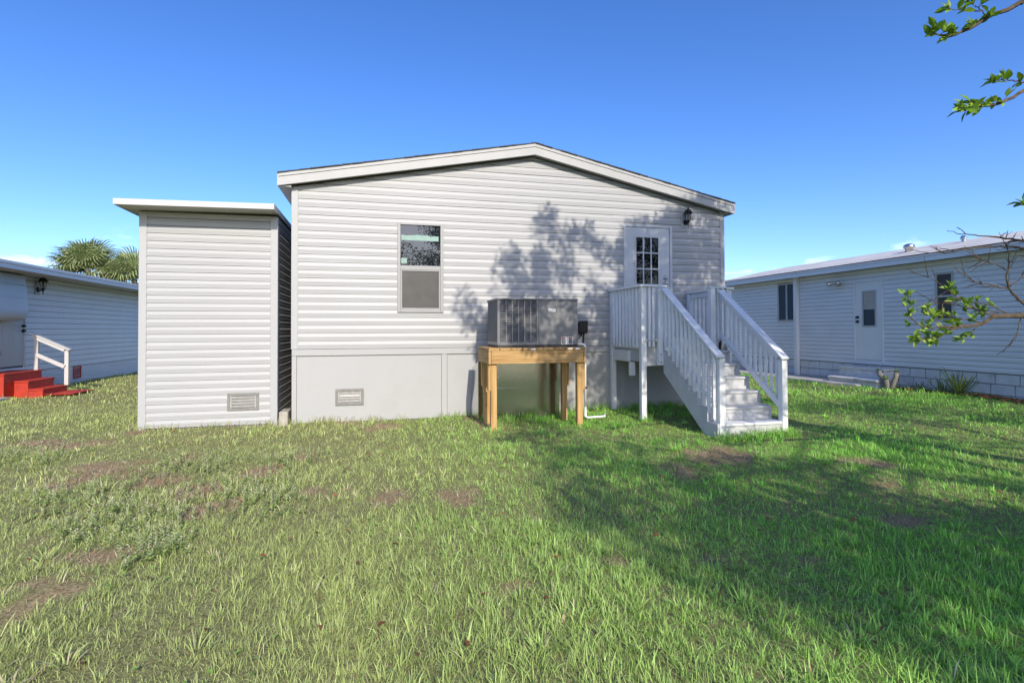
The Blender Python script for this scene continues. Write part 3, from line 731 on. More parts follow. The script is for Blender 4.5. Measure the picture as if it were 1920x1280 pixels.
dbx = thing('disconnect_box', (4.91, 0, 1.41), 'small black electrical disconnect box on the wall right of the air conditioner', 'electrical box')
box('case', 'black', dbx, 4.835, 4.985, -0.095, -0.018, 1.415, 1.625, bevel=0.006)
box('cover', 'black', dbx, 4.828, 4.992, -0.107, -0.096, 1.435, 1.64, bevel=0.004)
MB().tube([(4.93, -0.055, 1.414), (4.93, -0.06, 1.33), (4.90, -0.10, 1.24), (4.74, -0.45, 1.22)], 0.013, 8).build('conduit', 'black', dbx, smooth=True)
MB().tube([(4.88, -0.055, 1.414), (4.87, -0.08, 1.37), (4.62, -0.5, 1.45), (4.31, -0.95, 1.55)], 0.015, 8).build('conduit', 'black', dbx, smooth=True)

pv = thing('drain_pipe', (4.43, -1.2, 0), 'white plastic condensate drain pipe running down beside the timber stand', 'pipe')
MB().tube([(4.292, -1.30, 1.262), (4.40, -1.34, 1.258), (4.425, -1.36, 1.25), (4.43, -1.365, 1.22), (4.43, -1.365, 0.30)], 0.0165, 10).build('down_pipe', 'pvc', pv, smooth=True)
MB().tube([(4.43, -1.365, 0.30), (4.43, -1.365, 0.155), (4.445, -1.365, 0.135), (4.48, -1.365, 0.128), (4.70, -1.355, 0.13), (4.745, -1.35, 0.133)], 0.0165, 10).build('foot_pipe', 'pvc', pv, smooth=True)
MB().tube([(4.43, -1.365, 0.22), (4.43, -1.365, 0.15)], 0.022, 10).build('elbow', 'pvc', pv)
MB().tube([(4.735, -1.351, 0.133), (4.76, -1.349, 0.135), (4.765, -1.349, 0.175)], 0.021, 10).build('elbow', 'pvc', pv)
box('strap', 'black', pv, 4.405, 4.455, -1.387, -1.347, 0.575, 0.60)

# ------------------------------------------------------------------ landing and stairs
st = thing('porch_stairs', (6.3, -1.2, 0), 'white painted wooden porch landing with railings and stairs to the back door', 'stairs')
sb = lambda n, mt, *a, **k: box(n, mt, st, *a, bevel=k.get('bevel', 0.005))
DZ, DF = 1.325, -1.25
LX, RXX = 5.45, 7.13
# posts
for (x0, y0, zt) in ((LX, DF, 2.17), (RXX - 0.09, DF, 2.15), (LX, -0.115, 2.165), (RXX - 0.09, -0.115, 2.15)):
    sb('post', 'white_paint', x0, x0 + 0.09, y0, y0 + 0.09, -0.15, zt)
sb('post', 'white_paint', 5.735, 5.825, DF - 0.045, DF + 0.045, 0.90, 2.13)
sb('post', 'white_paint', 6.70, 6.79, DF - 0.045, DF + 0.045, 0.90, 2.165)
# caps and rails of the landing
sb('cap_rail', 'white_paint', LX - 0.03, LX + 0.11, DF - 0.03, -0.03, 2.172, 2.208)
sb('cap_rail', 'white_paint', RXX - 0.11, RXX + 0.03, DF - 0.03, -0.03, 2.153, 2.189)
sb('cap_rail', 'white_paint', LX + 0.112, 5.90, DF - 0.028, DF + 0.105, 2.171, 2.207)
sb('cap_rail', 'white_paint', 6.68, RXX - 0.112, DF - 0.028, DF + 0.105, 2.168, 2.202)
sb('sub_rail', 'white_paint', LX + 0.026, LX + 0.064, DF + 0.092, -0.117, 2.08, 2.169)
sb('sub_rail', 'white_paint', RXX - 0.064, RXX - 0.026, DF + 0.092, -0.117, 2.06, 2.150)
sb('sub_rail', 'white_paint', LX + 0.092, 5.733, DF + 0.026, DF + 0.062, 2.08, 2.169)
sb('sub_rail', 'white_paint', 6.792, RXX - 0.092, DF + 0.026, DF + 0.062, 2.08, 2.165)
for side in (0, 1):
    xx = LX + 0.024 - 0.038 if side == 0 else RXX - 0.024
    xx0 = LX - 0.012 if side == 0 else RXX - 0.026
    for i in range(8):
        y = DF + 0.17 + i * (1.25 - 0.36) / 7
        sb('baluster', 'white_paint', xx0, xx0 + 0.038, y - 0.019, y + 0.019, 1.19, 2.169 if side == 0 else 2.15, bevel=0.003)
for x in (5.59, 5.66, 6.86, 6.95):
    sb('baluster', 'white_paint', x - 0.019, x + 0.019, DF - 0.014, DF + 0.024, 1.20, 2.168, bevel=0.003)
# floor planks, rim boards, bracing
n = 9
for i in range(n):
    y0 = DF - 0.02 + i * (1.25 / n)
    sb('floor_plank', 'grey_paint', LX + 0.03, RXX - 0.03, y0 + 0.003, y0 + 1.25 / n - 0.003, DZ - 0.038, DZ, bevel=0.003)
sb('rim_board', 'grey_paint', LX + 0.092, RXX - 0.092, DF + 0.064, DF + 0.10, 0.885, DZ - 0.04)
sb('rim_board', 'white_paint', LX + 0.03, LX + 0.066, DF + 0.094, -0.12, 1.16, DZ - 0.04)
sb('rim_board', 'white_paint', RXX - 0.066, RXX - 0.03, DF + 0.094, -0.12, 1.16, DZ - 0.04)
sb('rim_board', 'grey_paint', LX + 0.068, RXX - 0.068, -0.11, -0.072, 1.10, DZ - 0.04)
sb('ledger', 'white_paint', LX + 0.02, LX + 0.075, -0.72, -0.118, 0.935, 1.13)
sb('ledger_block', 'white_paint', LX + 0.03, LX + 0.12, -0.80, -0.722, 0.70, 0.93)
sb('rim_board', 'grey_paint', LX + 0.068, LX + 0.104, DF + 0.102, -0.112, 0.95, DZ - 0.041)
# stairs
NS, RISE, RUN = 6, 0.19, 0.235
TX0, TX1 = 5.855, 6.84
def tread_z(k): return DZ - RISE * k
for k in range(1, NS + 1):
    ya = DF - 0.047 - RUN * (k - 1); yb = ya - RUN
    sb('tread', 'white_paint' if k == NS else 'grey_paint', TX0 + 0.002, TX1 - 0.002, yb - 0.018, ya - 0.002, tread_z(k) - 0.036, tread_z(k), bevel=0.006)
    sb('riser', 'grey_paint', TX0 + 0.003, TX1 - 0.003, yb + 0.004, yb + 0.024, (tread_z(k + 1) if k < NS else -0.1) + 0.001, tread_z(k) - 0.038, bevel=0.0)
sb('riser', 'grey_paint', TX0 + 0.003, TX1 - 0.003, DF - 0.044, DF - 0.024, tread_z(1) + 0.001, DZ - 0.040, bevel=0.0)
for (xa, xb) in ((TX0 - 0.040, TX0), (TX1, TX1 + 0.040)):
    poly = [(DF - 0.047, DZ - 0.05)]
    for k in range(1, NS + 1):
        ya = DF - 0.047 - RUN * (k - 1)
        poly += [(ya, tread_z(k) + 0.0015), (ya - RUN, tread_z(k) + 0.0015)]
    poly += [(DF - 0.047 - RUN * NS, -0.12), (DF - 0.047 - RUN * NS + 0.14, -0.12), (DF - 0.047, 0.78)]
    MB().prism([(xa, y, z) for y, z in poly], [(xb, y, z) for y, z in poly]).build('stringer', 'grey_paint', st)
BY = -2.72                              # foot posts
for x0 in (5.845, 6.855):
    sb('post', 'white_paint', x0, x0 + 0.09, BY, BY + 0.09, -0.15, 1.075 if x0 < 6 else 1.04)
def stair_rail(xc, ztop, zbot, side):
    p, q = Vector((xc, DF - 0.05, ztop)), Vector((xc, BY - 0.03, zbot))
    bar('cap_rail', 'white_paint', st, p, q, 0.125, 0.036, bevel=0.005)
    d = Vector((0, 0, -0.068))
    bar('sub_rail', 'white_paint', st, p + d + Vector((0, -0.0, 0)), q + d + Vector((0, 0.13, 0.085)), 0.038, 0.085, bevel=0.004)
    # lower rail
    lo = Vector((0, 0, -0.72))
    bar('lower_rail', 'white_paint', st, p + lo + Vector((0, 0, -0.02)), q + lo + Vector((0, 0.12, 0.06)), 0.036, 0.085, bevel=0.004)
    n = 12
    for i in range(n):
        t = (i + 0.8) / (n + 0.7)
        y = p.y + (q.y - p.y) * t; z = p.z + (q.z - p.z) * t
        xo = xc + side * 0.0395
        drop = 0.93 if side < 0 else 0.80
        sb('baluster', 'white_paint', xo - 0.019, xo + 0.019, y - 0.019, y + 0.019, max(0.05, z - drop), z - 0.05, bevel=0.003)
stair_rail(5.84, 2.14, 1.10, -1)
stair_rail(6.885, 2.12, 1.06, 1)
for zz in (0.95, 1.08):
    MB().tube([(5.77, DF - 0.048, zz), (5.77, DF - 0.054, zz)], 0.014, 8).build('bolt', 'steel', st)

# ------------------------------------------------------------------ neighbour on the left
LHX = -7.2
lh = thing('mobile_home', (LHX - 2, 8, 0), 'white mobile home with red steps at the left edge', 'mobile home')
lw = MB().box(LHX - 4.2, LHX - 0.004, 1.0, 19.0, 0.47, 2.9).build('wall', 'backing', lh)
LD = (5.80, 6.75, 0.60, 2.62)
siding(lw, 'siding_l', (LHX, 1.0, 0), (0, 1, 0), (1, 0, 0), 18.0, 0.475, 2.85, 0.152, [(LD[0] - 1.0, LD[1] - 1.0, LD[2], LD[3])], joints=True, lip=0.022, seed=21, gap=0.010, lap=False)
# narrow boards of the skirting, joined
g = MB()
for i in range(8):
    z0 = -0.02 + i * 0.061
    g.prism([(LHX + 0.012, 1.0, z0 + 0.004), (LHX + 0.010, 1.0, z0 + 0.045), (LHX - 0.004, 1.0, z0 + 0.060), (LHX - 0.02, 1.0, z0 + 0.06), (LHX - 0.02, 1.0, z0 + 0.004)],
            [(LHX + 0.012, 19.0, z0 + 0.004), (LHX + 0.010, 19.0, z0 + 0.045), (LHX - 0.004, 19.0, z0 + 0.060), (LHX - 0.02, 19.0, z0 + 0.06), (LHX - 0.02, 19.0, z0 + 0.004)])
setp(g.build('skirting', 'siding_l', lh), kind='stuff')
# roof, fascia and soffit
LO = 0.72
lr = MB().prism([(LHX + LO, 0.7, 2.86), (LHX - 4.6, 0.7, 2.86), (LHX - 4.6, 0.7, 3.02), (LHX - 2.1, 0.7, 3.27), (LHX + LO, 0.7, 3.02)],
                [(LHX + LO, 19.3, 2.86), (LHX - 4.6, 19.3, 2.86), (LHX - 4.6, 19.3, 3.02), (LHX - 2.1, 19.3, 3.27), (LHX + LO, 19.3, 3.02)]).build('roof', 'soffit', lh)
box('fascia_board', 'siding_l', lr, LHX + LO + 0.001, LHX + LO + 0.022, 0.69, 19.31, 2.863, 2.965)
box('gutter_edge', 'siding_l', lr, LHX + LO + 0.001, LHX + LO + 0.045, 0.69, 19.31, 2.97, 3.03)
ld = MB().box(LHX - 0.003, LHX + 0.025, LD[0], LD[0] + 0.04, LD[2], LD[3]).box(LHX - 0.003, LHX + 0.025, LD[1] - 0.04, LD[1], LD[2], LD[3]).box(LHX - 0.003, LHX + 0.025, LD[0] + 0.04, LD[1] - 0.04, LD[3] - 0.04, LD[3]).build('door', 'white_alu', lh)
box('door_slab', 'white_alu', ld, LHX - 0.003, LHX + 0.008, LD[0] + 0.045, LD[1] - 0.045, LD[2] + 0.05, LD[3] - 0.045)
for (ya, yb, za, zb) in ((5.93, 6.22, 0.78, 1.03), (6.32, 6.62, 0.78, 1.03), (5.93, 6.22, 1.13, 1.62), (6.32, 6.62, 1.13, 1.62)):
    m = MB()
    m.box(LHX + 0.008, LHX + 0.013, ya, yb, za, za + 0.02).box(LHX + 0.008, LHX + 0.013, ya, yb, zb - 0.02, zb).box(LHX + 0.008, LHX + 0.013, ya, ya + 0.02, za + 0.02, zb - 0.02).box(LHX + 0.008, LHX + 0.013, yb - 0.02, yb, za + 0.02, zb - 0.02)
    m.build('door_moulding', 'white_alu', ld)
for zz, r in ((1.62, 0.035), (1.50, 0.038)):
    MB().tube([(LHX + 0.008, 6.66, zz), (LHX + 0.03, 6.66, zz), (LHX + 0.035, 6.66, zz), (LHX + 0.075, 6.66, zz)], [r, r, r * 0.7, r * 0.8], 12).build('door_knob', 'black', ld)
for zz in (0.92, 1.68):
    box('hinge', 'black', ld, LHX + 0.008, LHX + 0.018, 5.845, 5.87, zz, zz + 0.11)
# red louvred vent in the skirting
rv = MB().box(LHX + 0.012, LHX + 0.03, 8.93, 8.96, 0.12, 0.47).box(LHX + 0.012, LHX + 0.03, 9.32, 9.35, 0.12, 0.47).box(LHX + 0.012, LHX + 0.03, 8.96, 9.32, 0.44, 0.47).box(LHX + 0.012, LHX + 0.03, 8.96, 9.32, 0.12, 0.15).build('red_vent', 'red', lh)
for i in range(6):
    MB().prism([(LHX + 0.013, 8.96, 0.195 + i * 0.045), (LHX + 0.028, 8.96, 0.16 + i * 0.045), (LHX + 0.013, 8.96, 0.185 + i * 0.045)], [(LHX + 0.013, 9.32, 0.195 + i * 0.045), (LHX + 0.028, 9.32, 0.16 + i * 0.045), (LHX + 0.013, 9.32, 0.185 + i * 0.045)]).build('slat', 'red', rv)

# curved awning over the neighbour's door
aw = thing('door_awning', (LHX + 0.2, 5.8, 1.75), 'pale curved metal awning hanging over the door of the left mobile home', 'awning')
prof = [(0.02, 2.845), (0.24, 2.84), (0.275, 2.81), (0.335, 2.2), (0.345, 1.98), (0.340, 1.92), (0.325, 1.865), (0.300, 1.815), (0.265, 1.78), (0.22, 1.755), (0.16, 1.742), (0.10, 1.74)]
def awn_at(y, inset):
    return [(LHX + 0.02 + (a - 0.02) * (1 - inset * 0.25), y, max(z, 1.74 + inset * 0.06 * (z < 2.0))) for a, z in prof]
secs = [(5.02, 0.9), (5.05, 0.35), (5.10, 0.08), (5.16, 0.0), (6.18, 0.0), (6.25, 0.08), (6.30, 0.35), (6.33, 0.9)]
m = MB(); vs = []; np_ = len(prof)
for y, i in secs: vs += awn_at(y, i)
fs = [(a * np_ + b, (a + 1) * np_ + b, (a + 1) * np_ + b + 1, a * np_ + b + 1) for a in range(len(secs) - 1) for b in range(np_ - 1)]
vs2 = [Vector(v) for v in vs]
m.raw(vs2, fs)
ao = m.build('canopy', 'awning', aw)
sol = ao.modifiers.new('thick', 'SOLIDIFY'); sol.thickness = 0.012
for y in (5.03, 6.32):
    pts = [(LHX + 0.021, y, 1.78)] + [(p[0], y, p[2]) for p in awn_at(y, 0.6)]
    MB().prism(pts[1:] , [(p[0], y + 0.008, p[2]) for p in pts[1:]]).build('end_panel', 'awning', aw)
for zz in (2.58, 2.28):
    box('rib', 'awning', aw, LHX + 0.29, LHX + 0.336, 5.16, 6.18, zz, zz + 0.008)
wall_lantern(LHX + 0.02, 7.18, 2.555, (1, 0, 0), 'black carriage lantern beside the awning of the left mobile home', 1.25, (0.09, 0.13, 0.22))

# red wooden steps and handrail
rs = thing('entry_steps', (-6.6, 5.6, 0), 'red painted wooden entry steps at the left mobile home', 'steps')
for (xa, xb, ya, yb, zt, nm) in ((LHX + 0.03, -6.555, 4.85, 6.22, 0.565, 'platform'), (-6.553, -6.29, 5.19, 6.20, 0.375, 'step'), (-6.288, -6.01, 5.19, 6.18, 0.19, 'step')):
    p = box(nm, 'red', rs, xa, xb, ya + 0.01, yb, -0.05, zt - 0.036, bevel=0.003)
    box('tread_board', 'red', p, xa - (0.0 if nm == 'platform' else 0.0), xb + 0.022, ya - 0.012, yb + 0.01, zt - 0.035, zt, bevel=0.006)
hr = thing('hand_rail', (-6.3, 6.1, 0), 'white painted sloping handrail beside the red steps', 'handrail')
bar('top_rail', 'white_alu', hr, (-6.75, 6.10, 1.46), (-5.90, 6.10, 1.03), 0.14, 0.035, bevel=0.005)
bar('mid_rail', 'white_alu', hr, (-6.60, 6.075, 0.93), (-6.02, 6.075, 0.63), 0.035, 0.09, bevel=0.004)
bar('top_stringer', 'white_alu', hr, (-6.70, 6.075, 1.375), (-6.02, 6.075, 1.03), 0.035, 0.085, bevel=0.004)
box('post', 'white_alu', hr, -6.665, -6.575, 6.095, 6.18, 0.56, 1.385, bevel=0.004)
box('post', 'white_alu', hr, -6.035, -5.95, 6.095, 6.18, 0.18, 1.025, bevel=0.004)
mt = MB()
nx = 12
top = [(-6.0 + 0.55 * i / nx, 5.24 + 0.95 * j / nx, 0.055 + 0.004 * math.sin(i * 1.7 + j)) for i in range(nx + 1) for j in range(nx + 1)]
mt.raw(top, [(i * (nx + 1) + j, (i + 1) * (nx + 1) + j, (i + 1) * (nx + 1) + j + 1, i * (nx + 1) + j + 1) for i in range(nx) for j in range(nx)])
o = mt.build('door_mat', 'red', None, origin=(-5.72, 5.7, 0.05))
so_ = o.modifiers.new('thick', 'SOLIDIFY'); so_.thickness = 0.012
setp(o, 'flat red mat lying on the grass at the foot of the red steps', 'mat')
o = MB().box(-7.6, -6.42, 4.35, 4.83, -0.05, 0.065).build('concrete_pad', 'slab', None, origin=(-6.9, 4.5, 0), bevel=0.01)
setp(o, 'small pale concrete pad in front of the red steps', kind='structure')

# ------------------------------------------------------------------ neighbour on the right
RHX = 13.2
rh = thing('mobile_home', (RHX + 2, 3, 0), 'older white mobile home with a single door at the right edge', 'mobile home')
rw = MB().box(RHX + 0.004, RHX + 4.2, -9.0, 11.5, 0.585, 3.02).build('wall', 'backing', rh)
RD = (1.245, 2.07, 0.70, 2.70)
RW1, RW2 = (4.03, 4.77, 1.70, 2.85), (-0.40, 0.0, 1.65, 2.70)
siding(rw, 'siding_r', (RHX, 11.5, 0), (0, -1, 0), (-1, 0, 0), 20.5, 0.588, 2.97, 0.108,
       [(11.5 - b, 11.5 - a, c, d) for a, b, c, d in ((RD[0], RD[1], RD[2] - 0.11, RD[3]), RW1, RW2)], joints=True, lip=0.019, seed=31, gap=0.008)
# whitewashed block footing, each block its own piece
ft = MB().box(RHX + 0.02, RHX + 4.1, -9.0, 11.4, -0.1, 0.58).build('footing', 'mortar', rh)
rb = random.Random(3)
zr = [(-0.06, 0.155), (0.165, 0.365), (0.375, 0.575)]
for r_, (za, zb) in enumerate(zr):
    y = -4.0 - rb.uniform(0, 0.3)
    while y < 8.0:
        L = rb.uniform(0.30, 0.46)
        j = rb.uniform(-0.006, 0.006)
        MB().raw([(RHX + 0.03, y, za), (RHX + 0.03, y + L, za), (RHX + 0.03, y + L, zb), (RHX + 0.03, y, zb),
                  (RHX + j, y + 0.012, za + 0.006), (RHX - j, y + L - 0.006, za + 0.006 + j * 0.5), (RHX + 0.004, y + L - 0.01, zb - 0.004), (RHX + j, y + 0.004, zb - 0.004 - j * 0.4)],
                 [(0, 1, 2, 3), (4, 7, 6, 5), (0, 4, 5, 1), (1, 5, 6, 2), (2, 6, 7, 3), (3, 7, 4, 0)]).build('block', 'masonry', ft)
        y += L + 0.008
# roof
RO = 0.30
def rsec(y, drop):
    xs = [(-RO, 3.09), (0.5, 3.26), (1.2, 3.45), (1.9, 3.62), (2.1, 3.645), (2.3, 3.62), (3.0, 3.45), (4.2 + RO, 3.09)]
    return [(RHX + x, y, z - drop * max(0, (z - 3.09)) ) for x, z in xs] + [(RHX + 4.2 + RO, y, 3.02), (RHX - RO, y, 3.02)]
secs = [(-9.3, 0), (6.5, 0), (8.0, 0.08), (9.2, 0.25), (10.4, 0.5), (11.8, 0.8)]
vs = []; fs = []
for y, d in secs: vs += rsec(y, d)
n = 10
for a in range(len(secs) - 1):
    for b in range(n): fs.append((a * n + b, a * n + (b + 1) % n, (a + 1) * n + (b + 1) % n, (a + 1) * n + b))
fs += [tuple(range(n)), tuple(range((len(secs) - 1) * n, len(secs) * n))]
rr = MB().raw(vs, fs).build('roof', 'roof_white', rh)
box('fascia_board', 'siding_r', rr, RHX - RO - 0.022, RHX - RO - 0.001, -9.3, 11.8, 2.945, 3.05)
box('drip_edge', 'siding_r', rr, RHX - RO - 0.035, RHX - RO - 0.002, -9.3, 11.8, 3.053, 3.085)
box('soffit', 'siding_r', rr, RHX - RO, RHX - 0.001, -9.3, 11.8, 2.985, 3.0)
# roof flashing strip, darker
box('roof_seam', 'shingle', rr, RHX - RO + 0.02, RHX - RO + 0.11, -9.3, 11.7, 3.115, 3.124)
tv = MB().lathe((14.25, 1.45, 3.45), [(0.08, -0.08), (0.08, 0.03), (0.12, 0.045), (0.13, 0.085), (0.11, 0.125), (0.05, 0.15), (0.0, 0.155)], 14).build('turbine_vent', 'steel', rr, smooth=True)
MB().lathe((14.65, 0.45, 3.50), [(0.05, -0.08), (0.05, 0.07), (0.07, 0.08), (0.07, 0.11), (0.04, 0.145), (0.015, 0.155)], 12).build('vent_pipe', 'steel', rr)
# door of the right home
y0, y1, z0, z1 = RD
dn = MB().box(RHX - 0.03, RHX - 0.001, y0, y0 + 0.05, z0 - 0.10, z1).box(RHX - 0.03, RHX - 0.001, y1 - 0.05, y1, z0 - 0.10, z1).box(RHX - 0.03, RHX - 0.001, y0 + 0.05, y1 - 0.05, z1 - 0.05, z1).box(RHX - 0.035, RHX - 0.001, y0 + 0.05, y1 - 0.05, z0 - 0.105, z0 - 0.005).build('door', 'white_r', rh, bevel=0.003)
gy0, gy1, gz0, gz1 = 1.44, 1.82, 1.53, 2.42
s = MB()
s.box(RHX - 0.015, RHX - 0.002, y0 + 0.055, gy0, z0 + 0.005, z1 - 0.055).box(RHX - 0.015, RHX - 0.002, gy1, y1 - 0.055, z0 + 0.005, z1 - 0.055).box(RHX - 0.015, RHX - 0.002, gy0, gy1, z0 + 0.005, gz0).box(RHX - 0.015, RHX - 0.002, gy0, gy1, gz1, z1 - 0.055)
s.build('door_slab', 'white_r', dn)
m = MB().box(RHX - 0.026, RHX - 0.0155, gy0 - 0.01, gy0 + 0.03, gz0 - 0.01, gz1 + 0.01).box(RHX - 0.026, RHX - 0.0155, gy1 - 0.03, gy1 + 0.01, gz0 - 0.01, gz1 + 0.01).box(RHX - 0.026, RHX - 0.0155, gy0 + 0.03, gy1 - 0.03, gz1 - 0.03, gz1 + 0.01).box(RHX - 0.026, RHX - 0.0155, gy0 + 0.03, gy1 - 0.03, gz0 - 0.01, gz0 + 0.03)
m.box(RHX - 0.024, RHX - 0.0155, gy0 + 0.03, gy1 - 0.03, 1.96, 1.985)
m.build('glazing_frame', 'frame_r', dn)
box('pane', 'glass_blue', dn, RHX - 0.008, RHX - 0.004, gy0 + 0.002, gy1 - 0.002, gz0 + 0.002, 1.97)
for i in range(13):
    zz = 1.985 + i * 0.032
    MB().prism([(RHX - 0.006, gy0 + 0.03, zz), (RHX - 0.014, gy0 + 0.03, zz + 0.004), (RHX - 0.006, gy0 + 0.03, zz + 0.026)], [(RHX - 0.006, gy1 - 0.03, zz + 0.004), (RHX - 0.014, gy1 - 0.03, zz + 0.008), (RHX - 0.006, gy1 - 0.03, zz + 0.03)]).build('blind_slat', 'curtain', dn)
for zz in (1.66, 1.77):
    MB().tube([(RHX - 0.015, 1.955, zz), (RHX - 0.03, 1.955, zz), (RHX - 0.035, 1.955, zz), (RHX - 0.07, 1.955, zz)], [0.034, 0.034, 0.022, 0.03], 12).build('door_knob', 'black', dn)
def slider(q, mid, nm='window'):
    a, b, c, d = q
    f = 0.05
    m = MB().box(RHX - 0.03, RHX - 0.001, a, a + f, c, d).box(RHX - 0.03, RHX - 0.001, b - f, b, c, d).box(RHX - 0.03, RHX - 0.001, a + f, b - f, c, c + f).box(RHX - 0.03, RHX - 0.001, a + f, b - f, d - f, d)
    if mid == 'v': m.box(RHX - 0.026, RHX - 0.001, (a + b) / 2 - 0.03, (a + b) / 2 + 0.03, c + f, d - f)
    else: m.box(RHX - 0.026, RHX - 0.001, a + f, b - f, (c + d) / 2 - 0.025, (c + d) / 2 + 0.025)
    wv = m.build(nm, 'frame_r', rh, bevel=0.003)
    if mid == 'v':
        box('pane', 'glass_blue', wv, RHX - 0.01, RHX - 0.004, a + f, (a + b) / 2 - 0.03, c + f, d - f)
        box('pane', 'glass_blue', wv, RHX - 0.01, RHX - 0.004, (a + b) / 2 + 0.03, b - f, c + f, d - f)
    else:
        box('pane', 'screen', wv, RHX - 0.01, RHX - 0.004, a + f, b - f, c + f, (c + d) / 2 - 0.025)
        box('pane', 'screen', wv, RHX - 0.01, RHX - 0.004, a + f, b - f, (c + d) / 2 + 0.025, d - f)
slider(RW1, 'v'); slider(RW2, 'h')
box('wall_post', 'white_r', rh, RHX - 0.125, RHX - 0.02, 3.90, 4.02, 0.02, 2.98, bevel=0.004)
# flood lamp
fl = thing('flood_lamp', (RHX, 2.53, 2.66), 'twin head flood lamp high on the wall left of the right hand door', 'lamp')
MB().tube([(RHX - 0.016, 2.53, 2.67), (RHX - 0.06, 2.53, 2.67)], 0.055, 12).build('base', 'steel', fl)
for dy in (-1, 1):
    MB().tube([(RHX - 0.06, 2.53, 2.68), (RHX - 0.10, 2.53 + dy * 0.05, 2.70), (RHX - 0.13, 2.53 + dy * 0.09, 2.70), (RHX - 0.20, 2.53 + dy * 0.15, 2.66), (RHX - 0.23, 2.53 + dy * 0.17, 2.645)], [0.02, 0.02, 0.04, 0.062, 0.064], 12).build('lamp_head', 'steel', fl, smooth=True)
# masonry steps and path
ms = thing('masonry_steps', (RHX - 0.4, 1.9, 0), 'two worn whitewashed masonry steps below the right hand door', 'steps')
def rough_box(name, mat, parent, x0, x1, y0, y1, z0, z1, seed):
    r = random.Random(seed)
    o = MB().box(x0, x1, y0, y1, z0, z1).build(name, mat, parent, bevel=0.012, segs=2)
    for v in o.data.vertices: v.co += Vector((r.uniform(-1, 1), r.uniform(-1, 1), r.uniform(-1, 1))) * 0.005
    return o
rough_box('step', 'masonry', ms, RHX - 0.72, RHX - 0.34, 0.82, 2.18, -0.05, 0.235, 1)
rough_box('step', 'masonry', ms, RHX - 0.34, RHX - 0.002, 0.98, 2.24, -0.05, 0.47, 2)
rough_box('step_cap', 'masonry', ms, RHX - 0.36, RHX - 0.012, 0.96, 2.26, 0.472, 0.535, 3)
rough_box('step_cap', 'masonry', ms, RHX - 0.75, RHX - 0.362, 0.80, 2.20, 0.237, 0.29, 4)
pa = MB().prism([(12.05, 2.35, 0.0), (12.30, 1.20, 0.0), (13.18, 1.20, 0.0), (13.18, 9.0, 0.0), (12.1, 9.0, 0.0)], [(12.05, 2.35, 0.165), (12.30, 1.20, 0.165), (13.18, 1.20, 0.165), (13.18, 9.0, 0.165), (12.1, 9.0, 0.165)]).build('concrete_path', 'slab', None, origin=(12.7, 4, 0), bevel=0.012)
setp(pa, 'grey concrete path along the right mobile home', kind='structure')

# ------------------------------------------------------------------ leaves
def leaf_arrays(P, D, N, L, W, col, fold=0.25, droop=0.15):
    """pointed folded leaves: base P, direction D, normal N, length L, width W -> numpy arrays (6 verts, 4 quads-ish)"""
    n = len(P)
    D = D / np.linalg.norm(D, axis=1, keepdims=True)
    S = np.cross(D, N); S /= np.linalg.norm(S, axis=1, keepdims=True) + 1e-9
    N = np.cross(S, D)
    L = L[:, None]; W = W[:, None]
    m = P + D * L * 0.45 + N * L * 0.02
    tip = P + D * L - N * L * droop
    e1 = P + D * L * 0.42 + S * W * 0.5 + N * W * fold
    e2 = P + D * L * 0.42 - S * W * 0.5 + N * W * fold
    V = np.stack([P, e1, tip, e2, m], 1).reshape(-1, 3)
    b = (np.arange(n) * 5)[:, None]
    F = np.concatenate([b + np.array([[0, 1, 4]]), b + np.array([[1, 2, 4]]), b + np.array([[2, 3, 4]]), b + np.array([[3, 0, 4]])], 1).reshape(-1)
    C = np.repeat(col, 5, axis=0)
    return V, np.full(n * 4, 3), F, C
def rdirs(n, r):
    v = r.normal(size=(n, 3)); return v / np.linalg.norm(v, axis=1, keepdims=True)

# where the shade of the trees falls on wall (x, z) and lawn (x, y)
WALL = [(3.08, 2.02), (3.47, 2.87), (3.66, 3.02), (3.86, 2.6), (4.1, 2.89), (4.01, 3.46), (4.36, 3.62), (4.61, 3.29), (5.02, 3.36), (5.23, 3.12), (5.71, 2.94), (5.82, 3.59),
        (6.26, 3.41), (6.71, 3.74), (7.11, 4.0), (7.89, 3.8), (7.85, -0.11), (2.85, 0.1), (3.08, 0.73), (2.94, 1.28), (2.76, 1.65), (2.44, 1.65), (2.58, 2.2), (2.85, 2.16)]
HOLES = [(5.02, 2.73, 0.286), (5.54, 2.56, 0.19), (4.76, 2.19, 0.21), (3.32, 1.91, 0.17), (4.1, 1.89, 0.17), (4.5, 2.9, 0.11)]
LAWN = [(3.21, -1.2), (2.98, -3.43), (2.73, -4.99), (2.87, -5.66), (3.03, -6.28), (3.28, -6.58), (3.50, -6.80), (3.62, -7.05), (3.75, -7.6), (4.6, -8.4), (16.0, -8.4), (16.0, 4.0), (8.2, 4.0), (8.2, 0.2), (3.21, 0.2)]
def inpoly(x, y, poly):
    c = np.zeros(len(x), bool); j = len(poly) - 1
    for i in range(len(poly)):
        xi, yi = poly[i]; xj, yj = poly[j]
        c ^= ((yi > y) != (yj > y)) & (x < (xj - xi) * (y - yi) / (yj - yi + 1e-12) + xi)
        j = i
    return c
